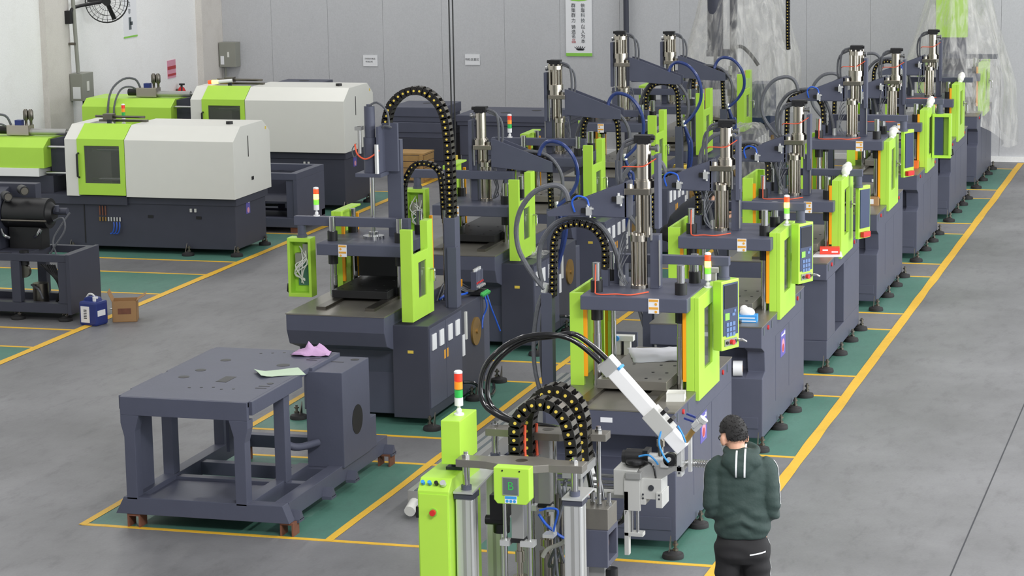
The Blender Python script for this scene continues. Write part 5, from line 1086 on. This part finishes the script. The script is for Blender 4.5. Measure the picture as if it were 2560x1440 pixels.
def head_parts(t, hc, yawh, pitchh, glasses, mask, hair_mt='hair'):
    """head, face, hair built round the origin looking +y, then posed"""
    Mh = Matrix.Translation(hc) @ Matrix.Rotation(yawh, 4, 'Z') @ Matrix.Rotation(pitchh, 4, 'X') @ Matrix.Scale(1.1, 4)
    hb = MB(); frame()
    hb.ball((0, .0, .02), .078, .098, .105, 24, 16); hb.ball((0, .028, -.05), .058, .062, .065, 18, 12)       # skull and jaw
    hb.prism([(.088, .0), (.115, -.028), (.085, -.036)], 'x', -.013, .013)                                   # nose
    for sx in (-1, 1): hb.ball((sx*.084, -.008, -.015), .016, .024, .036, 10, 8)                              # ears
    hb.tube([(0, -.02, -.05), (0, -.025, -.1), (0, -.03, -.17)], .056, 16, 2)
    me = fuse('head', hb, 'skin', .006, 3); me.transform(Mh)
    nb = MB()
    vs = []; n, k = 40, 22
    for j in range(k+1):
        ph = math.pi*j/k*.7
        for i in range(n):
            th = 2*math.pi*i/n; d = Vector((math.sin(ph)*math.cos(th), math.sin(ph)*math.sin(th), math.cos(ph)))
            front = max(0, d.y); low = max(0, -d.z)
            crown = max(0, d.z)
            rad = 1.12+.05*crown-.06*low+.03*noise.noise(d*7)+.035*noise.noise(d*19)
            if d.y > .4 and d.z < .55: rad = .9
            if abs(d.x) > .35 and d.y > -.42 and d.z < .12: rad = .93
            if d.z < -.5+.12*abs(d.x): rad = .95
            vs.append(Vector((d.x*.078*rad, d.y*.098*rad, .02+d.z*.105*rad)))
    nb.add(vs, [(j*n+i, (j+1)*n+i, (j+1)*n+(i+1) % n, j*n+(i+1) % n) for j in range(k) for i in range(n)], True)
    rq = random.Random(5)
    for _ in range(900):
        d = Vector((rq.gauss(0, 1), rq.gauss(0, 1), rq.gauss(.25, 1))).normalized()
        if (d.y > .35 and d.z < .5) or (abs(d.x) > .35 and d.y > -.42 and d.z < .2) or d.z < -.45: continue
        p = Vector((d.x*.078*1.1, d.y*.098*1.1, .02+d.z*.105*1.12)); tip = p+(d+Vector((rq.uniform(-.7, .7), rq.uniform(-.6, .5), rq.uniform(-.7, .5))))*rq.uniform(.003, .009)
        e1 = d.orthogonal().normalized()*.006; e2 = d.cross(e1)
        nb.add([p+e1, p-e1*.5+e2, p-e1*.5-e2, tip], [(0, 1, 3), (1, 2, 3), (2, 0, 3)])
    h = part('hair', nb, hair_mt, t); h.data = h.data.copy(); h.data.transform(Mh)
    eb = MB()
    for sx in (-1, 1): eb.ball((sx*.032, .083, .004), .012, .008, .007, 10, 6)
    e = part('eyes', eb, 'black', t); 
    for q in [e]+[c for c in t.children if c.name.startswith('eyes') and c is not e]: q.data = q.data.copy(); q.data.transform(Mh)
    mo = part('mouth', MB().box(-.022, .022, .082, .088, -.072, -.066), 'redink', t); mo.data = mo.data.copy(); mo.data.transform(Mh)
    if glasses:
        g = MB()
        for sx in (-1, 1): g.tube([(sx*.034+.024*math.cos(q), .101, .004+.019*math.sin(q)) for q in [2*math.pi*i/14 for i in range(15)]], .003, 5, 1).tube([(sx*.058, .1, .008), (sx*.082, .05, .01), (sx*.086, -.005, .012)], .003, 5, 1)
        g.tube([(-.01, .102, .006), (.01, .102, .006)], .003, 5, 1); gg = part('glasses', g, 'black', t)
        for q in [c for c in t.children if c.name.startswith('glasses')]: q.data = q.data.copy(); q.data.transform(Mh)
    if mask:
        mm = MB(); loft(mm, [((0, .035, -.1), .058, .056, (1, 0, 0), (0, 1, 0)), ((0, .045, -.07), .066, .066, (1, 0, 0), (0, 1, 0)), ((0, .055, -.035), .066, .064, (1, 0, 0), (0, 1, 0)), ((0, .06, -.012), .045, .05, (1, 0, 0), (0, 1, 0))], 24, 2)
        m_ = part('face_mask', mm, 'maskw', t); m_.data = m_.data.copy(); m_.data.transform(Mh)
        ms = part('mask_strap', MB().tube([(-.066, .05, -.05), (-.084, .015, -.02), (-.088, -.014, .006)], .003, 5).tube([(.066, .05, -.05), (.084, .015, -.02), (.088, -.014, .006)], .003, 5), 'maskw', t)
        for q in [c for c in t.children if c.name.startswith('mask_strap')]: q.data = q.data.copy(); q.data.transform(Mh)
    return me

# man in the dark green hooded jacket, seen from behind
t = thing('person', 'man in dark green hooded jacket and black trousers, standing with his back turned', 'person', (.61, -2.05, 0), R(9))
X_, Y_ = (1, 0, 0), (0, 1, 0)
hm = head_parts(t, (-.06, .03, 1.575), R(30), R(-16), True, True)
bd = MB()
loft(bd, [((0, 0, .88), .15, .1, X_, Y_), ((0, 0, 1.1), .15, .1, X_, Y_), ((0, 0, 1.35), .17, .1, X_, Y_), ((0, 0, 1.46), .06, .06, X_, Y_), ((-.02, -.0, 1.52), .052, .055, X_, Y_)])
for sx in (-1, 1):
    bd.tube([(sx*.1, 0, .9), (sx*.1, .02, .5), (sx*.11, 0, .1)], lambda q: .08-.03*q, 14, 4); bd.tube([(sx*.16, 0, 1.38), (sx*.2, -.04, 1.1), (sx*.14, .25, 1.08)], lambda q: .05-.02*q, 12, 4)
me = fuse('body', bd, 'skin', .014, 4)
hv = MB()
for sx in (-1, 1): hand(hv, (sx*.125, .275, 1.1), (-sx*.35, .93, 0), (sx*.3, .2, .93), (-sx*.8, .3, .3))
bm = bmesh.new(); bm.from_mesh(me); bm.from_mesh(hm)
tmp = bpy.data.meshes.new('tmp'); tmp.from_pydata(hv.v, [], hv.f); bm.from_mesh(tmp); bm.to_mesh(me); bm.free()
me.polygons.foreach_set('use_smooth', [True]*len(me.polygons)); put('body', me, t)
jk = MB()
loft(jk, [((0, 0, .865), .17, .13, X_, Y_), ((0, 0, .875), .185, .142, X_, Y_), ((0, -.005, .92), .195, .152, X_, Y_), ((.01, -.01, .985), .2, .16, X_, Y_), ((0, -.005, 1.06), .195, .152, X_, Y_), ((0, 0, 1.15), .195, .148, X_, Y_), ((0, 0, 1.26), .2, .145, X_, Y_), ((0, 0, 1.36), .2, .13, X_, Y_), ((0, 0, 1.41), .165, .115, X_, Y_), ((-.005, 0, 1.465), .115, .095, X_, Y_), ((-.01, -.005, 1.5), .085, .08, X_, Y_)])
for sx in (-1, 1):
    jk.tube([(sx*.13, 0, 1.385), (sx*.178, -.005, 1.35), (sx*.195, -.03, 1.24), (sx*.21, -.05, 1.1), (sx*.2, .03, 1.03), (sx*.17, .18, 1.05), (sx*.135, .26, 1.08)], lambda q: .074-.01*q+(.007*math.sin(q*9)), 18, 5)
# hood hanging on the back and its open rim round the neck
jk.ball((0, -.085, 1.425), .14, .075, .085, 20, 12); jk.ball((0, -.12, 1.385), .09, .055, .075, 18, 12); jk.ball((0, -.05, 1.475), .115, .075, .045, 18, 10)
jk.tube([(math.sin(q)*.108, -.02-math.cos(q)*.085, 1.492-.02*math.cos(q)) for q in [2*math.pi*i/16 for i in range(17)]], .026, 10, 1)
jm = fuse('jacket', jk, 'jacket', .009, 5)
nrm = [v.normal.copy() for v in jm.vertices]
for v in jm.vertices:
    p = v.co.copy(); q = p.z
    wr = .010*noise.noise((p.x*6, p.y*6, q*11+2))+.006*noise.noise((p.x*13+3, p.y*13, q*22))
    fold = .011*math.sin((q-1.0+.5*abs(p.x))*62+3*noise.noise((p.x*5, 0, q*3)))*max(0, 1-abs(q-1.0)/.13)
    nrm[v.index] *= wr+fold
jm.vertices.foreach_set('co', [c for v, n2 in zip(jm.vertices, nrm) for c in v.co+n2]); jm.update()
put('jacket', jm, t)
tree = BVHTree.FromPolygons([v.co.copy() for v in jm.vertices], [tuple(p.vertices) for p in jm.polygons])
for x in (-.032, .028): ribbon('white_stripe', [((x-.004*i/20, -1, 1.525-.2*i/20), (0, 1, 0)) for i in range(21)], tree, .013, 'wband', t, X_)
AR = spline([(-.13, 0, 1.40), (-.178, -.005, 1.35), (-.195, -.03, 1.24), (-.21, -.05, 1.1)], 8)
for off in (-.016, .016):
    ribbon('sleeve_stripe', [(p+Vector((-.5, off, .12)), Vector((.97, 0, -.23))) for p in AR], tree, .011, 'wband', t, Y_)
    ribbon('sleeve_stripe', [(Vector((-p.x, p.y, p.z))+Vector((.5, off, .12)), Vector((-.97, 0, -.23))) for p in AR], tree, .011, 'wband', t, Y_)
tr = MB()
loft(tr, [((0, 0, .9), .17, .12, X_, Y_), ((0, -.01, .82), .19, .14, X_, Y_), ((0, -.015, .74), .195, .145, X_, Y_), ((0, 0, .68), .18, .12, X_, Y_)])
for sx in (-1, 1): tr.tube([(sx*.095, -.01, .8), (sx*.1, 0, .62), (sx*.105, .01, .45), (sx*.11, 0, .25), (sx*.115, -.005, .06)], lambda q: .105-.028*q, 18, 4)
tm = fuse('trousers', tr, 'trouser', .011, 5)
tm.vertices.foreach_set('co', [c for v in tm.vertices for c in v.co+v.normal*(.006*noise.noise((v.co.x*8, v.co.y*8, v.co.z*7))+.004*math.sin(v.co.z*50+6*noise.noise(v.co*4)))]); tm.update()
put('trousers', tm, t)
tree2 = BVHTree.FromPolygons([v.co.copy() for v in tm.vertices], [tuple(p.vertices) for p in tm.polygons])
ribbon('pocket_piping', [((.06+.11*i/12, -1, .765+.012*i/12), (0, 1, 0)) for i in range(13)], tree2, .01, 'wband', t, (0, 0, 1))
ribbon('side_piping', [((1, 0, .84-.7*i/20), (-1, 0, 0)) for i in range(21)], tree2, .01, 'wband', t, Y_)
for sx in (-1, 1):
    sh = MB(); loft(sh, [((sx*.115, .04, .0), .046, .125, X_, Y_), ((sx*.115, .04, .03), .05, .13, X_, Y_), ((sx*.115, .02, .07), .044, .1, X_, Y_), ((sx*.115, -.01, .1), .038, .055, X_, Y_)], 18, 2.6); part('shoe', sh, 'black', t)

# worker bending between the rows
t = thing('person', 'stooping worker in dark clothes half hidden between the machine rows', 'person', (-3.0, 11.75, 0), R(-75))
hm = head_parts(t, (0, .42, 1.24), R(10), R(-35), False, False)
sv = X_
jk = MB(); loft(jk, [((0, -.08, .82), .17, .13, X_, (0, .9, .3)), ((0, -.02, .95), .18, .13, X_, (0, .8, -.5)), ((0, .12, 1.08), .195, .13, X_, (0, .7, -.7)), ((0, .25, 1.17), .2, .12, X_, (0, .6, -.8)), ((0, .34, 1.21), .12, .09, X_, (0, .6, -.8)), ((0, .38, 1.23), .07, .07, X_, (0, .6, -.8))])
for sx in (-1, 1): jk.tube([(sx*.17, .24, 1.17), (sx*.24, .3, 1.02), (sx*.24, .42, .92), (sx*.17, .55, 1.0)], lambda q: .07-.02*q, 14, 4)
put('work_jacket', fuse('work_jacket', jk, 'workblue', .011, 5), t)
tr = MB(); loft(tr, [((0, -.08, .9), .16, .12, X_, Y_), ((0, -.12, .8), .19, .14, X_, Y_), ((0, -.1, .72), .18, .13, X_, Y_)])
for sx in (-1, 1): tr.tube([(sx*.1, -.1, .8), (sx*.11, .04, .46), (sx*.11, -.02, .07)], lambda q: .1-.03*q, 16, 5)
put('trousers', fuse('trousers', tr, 'trouser', .012, 5), t)
bd = MB()
for sx in (-1, 1): bd.tube([(sx*.2, .48, .95), (sx*.17, .58, 1.01)], .03, 10, 2); hand(bd, (sx*.165, .6, 1.02), (-sx*.4, .85, .3), (0, -.3, .9), (-sx*.9, 0, .2))
bd.tube([(0, .3, 1.18), (0, .42, 1.24)], .05, 12, 2)
bm = bmesh.new(); bm.from_mesh(hm); tmp = bpy.data.meshes.new('tmp'); tmp.from_pydata(bd.v, [], bd.f); bm.from_mesh(tmp); bm.to_mesh(hm); bm.free()
hm.polygons.foreach_set('use_smooth', [True]*len(hm.polygons)); put('body', hm, t)
for sx in (-1, 1):
    sh = MB(); loft(sh, [((sx*.115, .03, .0), .046, .125, X_, Y_), ((sx*.115, .03, .03), .05, .13, X_, Y_), ((sx*.115, .0, .07), .044, .1, X_, Y_), ((sx*.115, -.02, .1), .038, .055, X_, Y_)], 18, 2.6); part('shoe', sh, 'black', t)
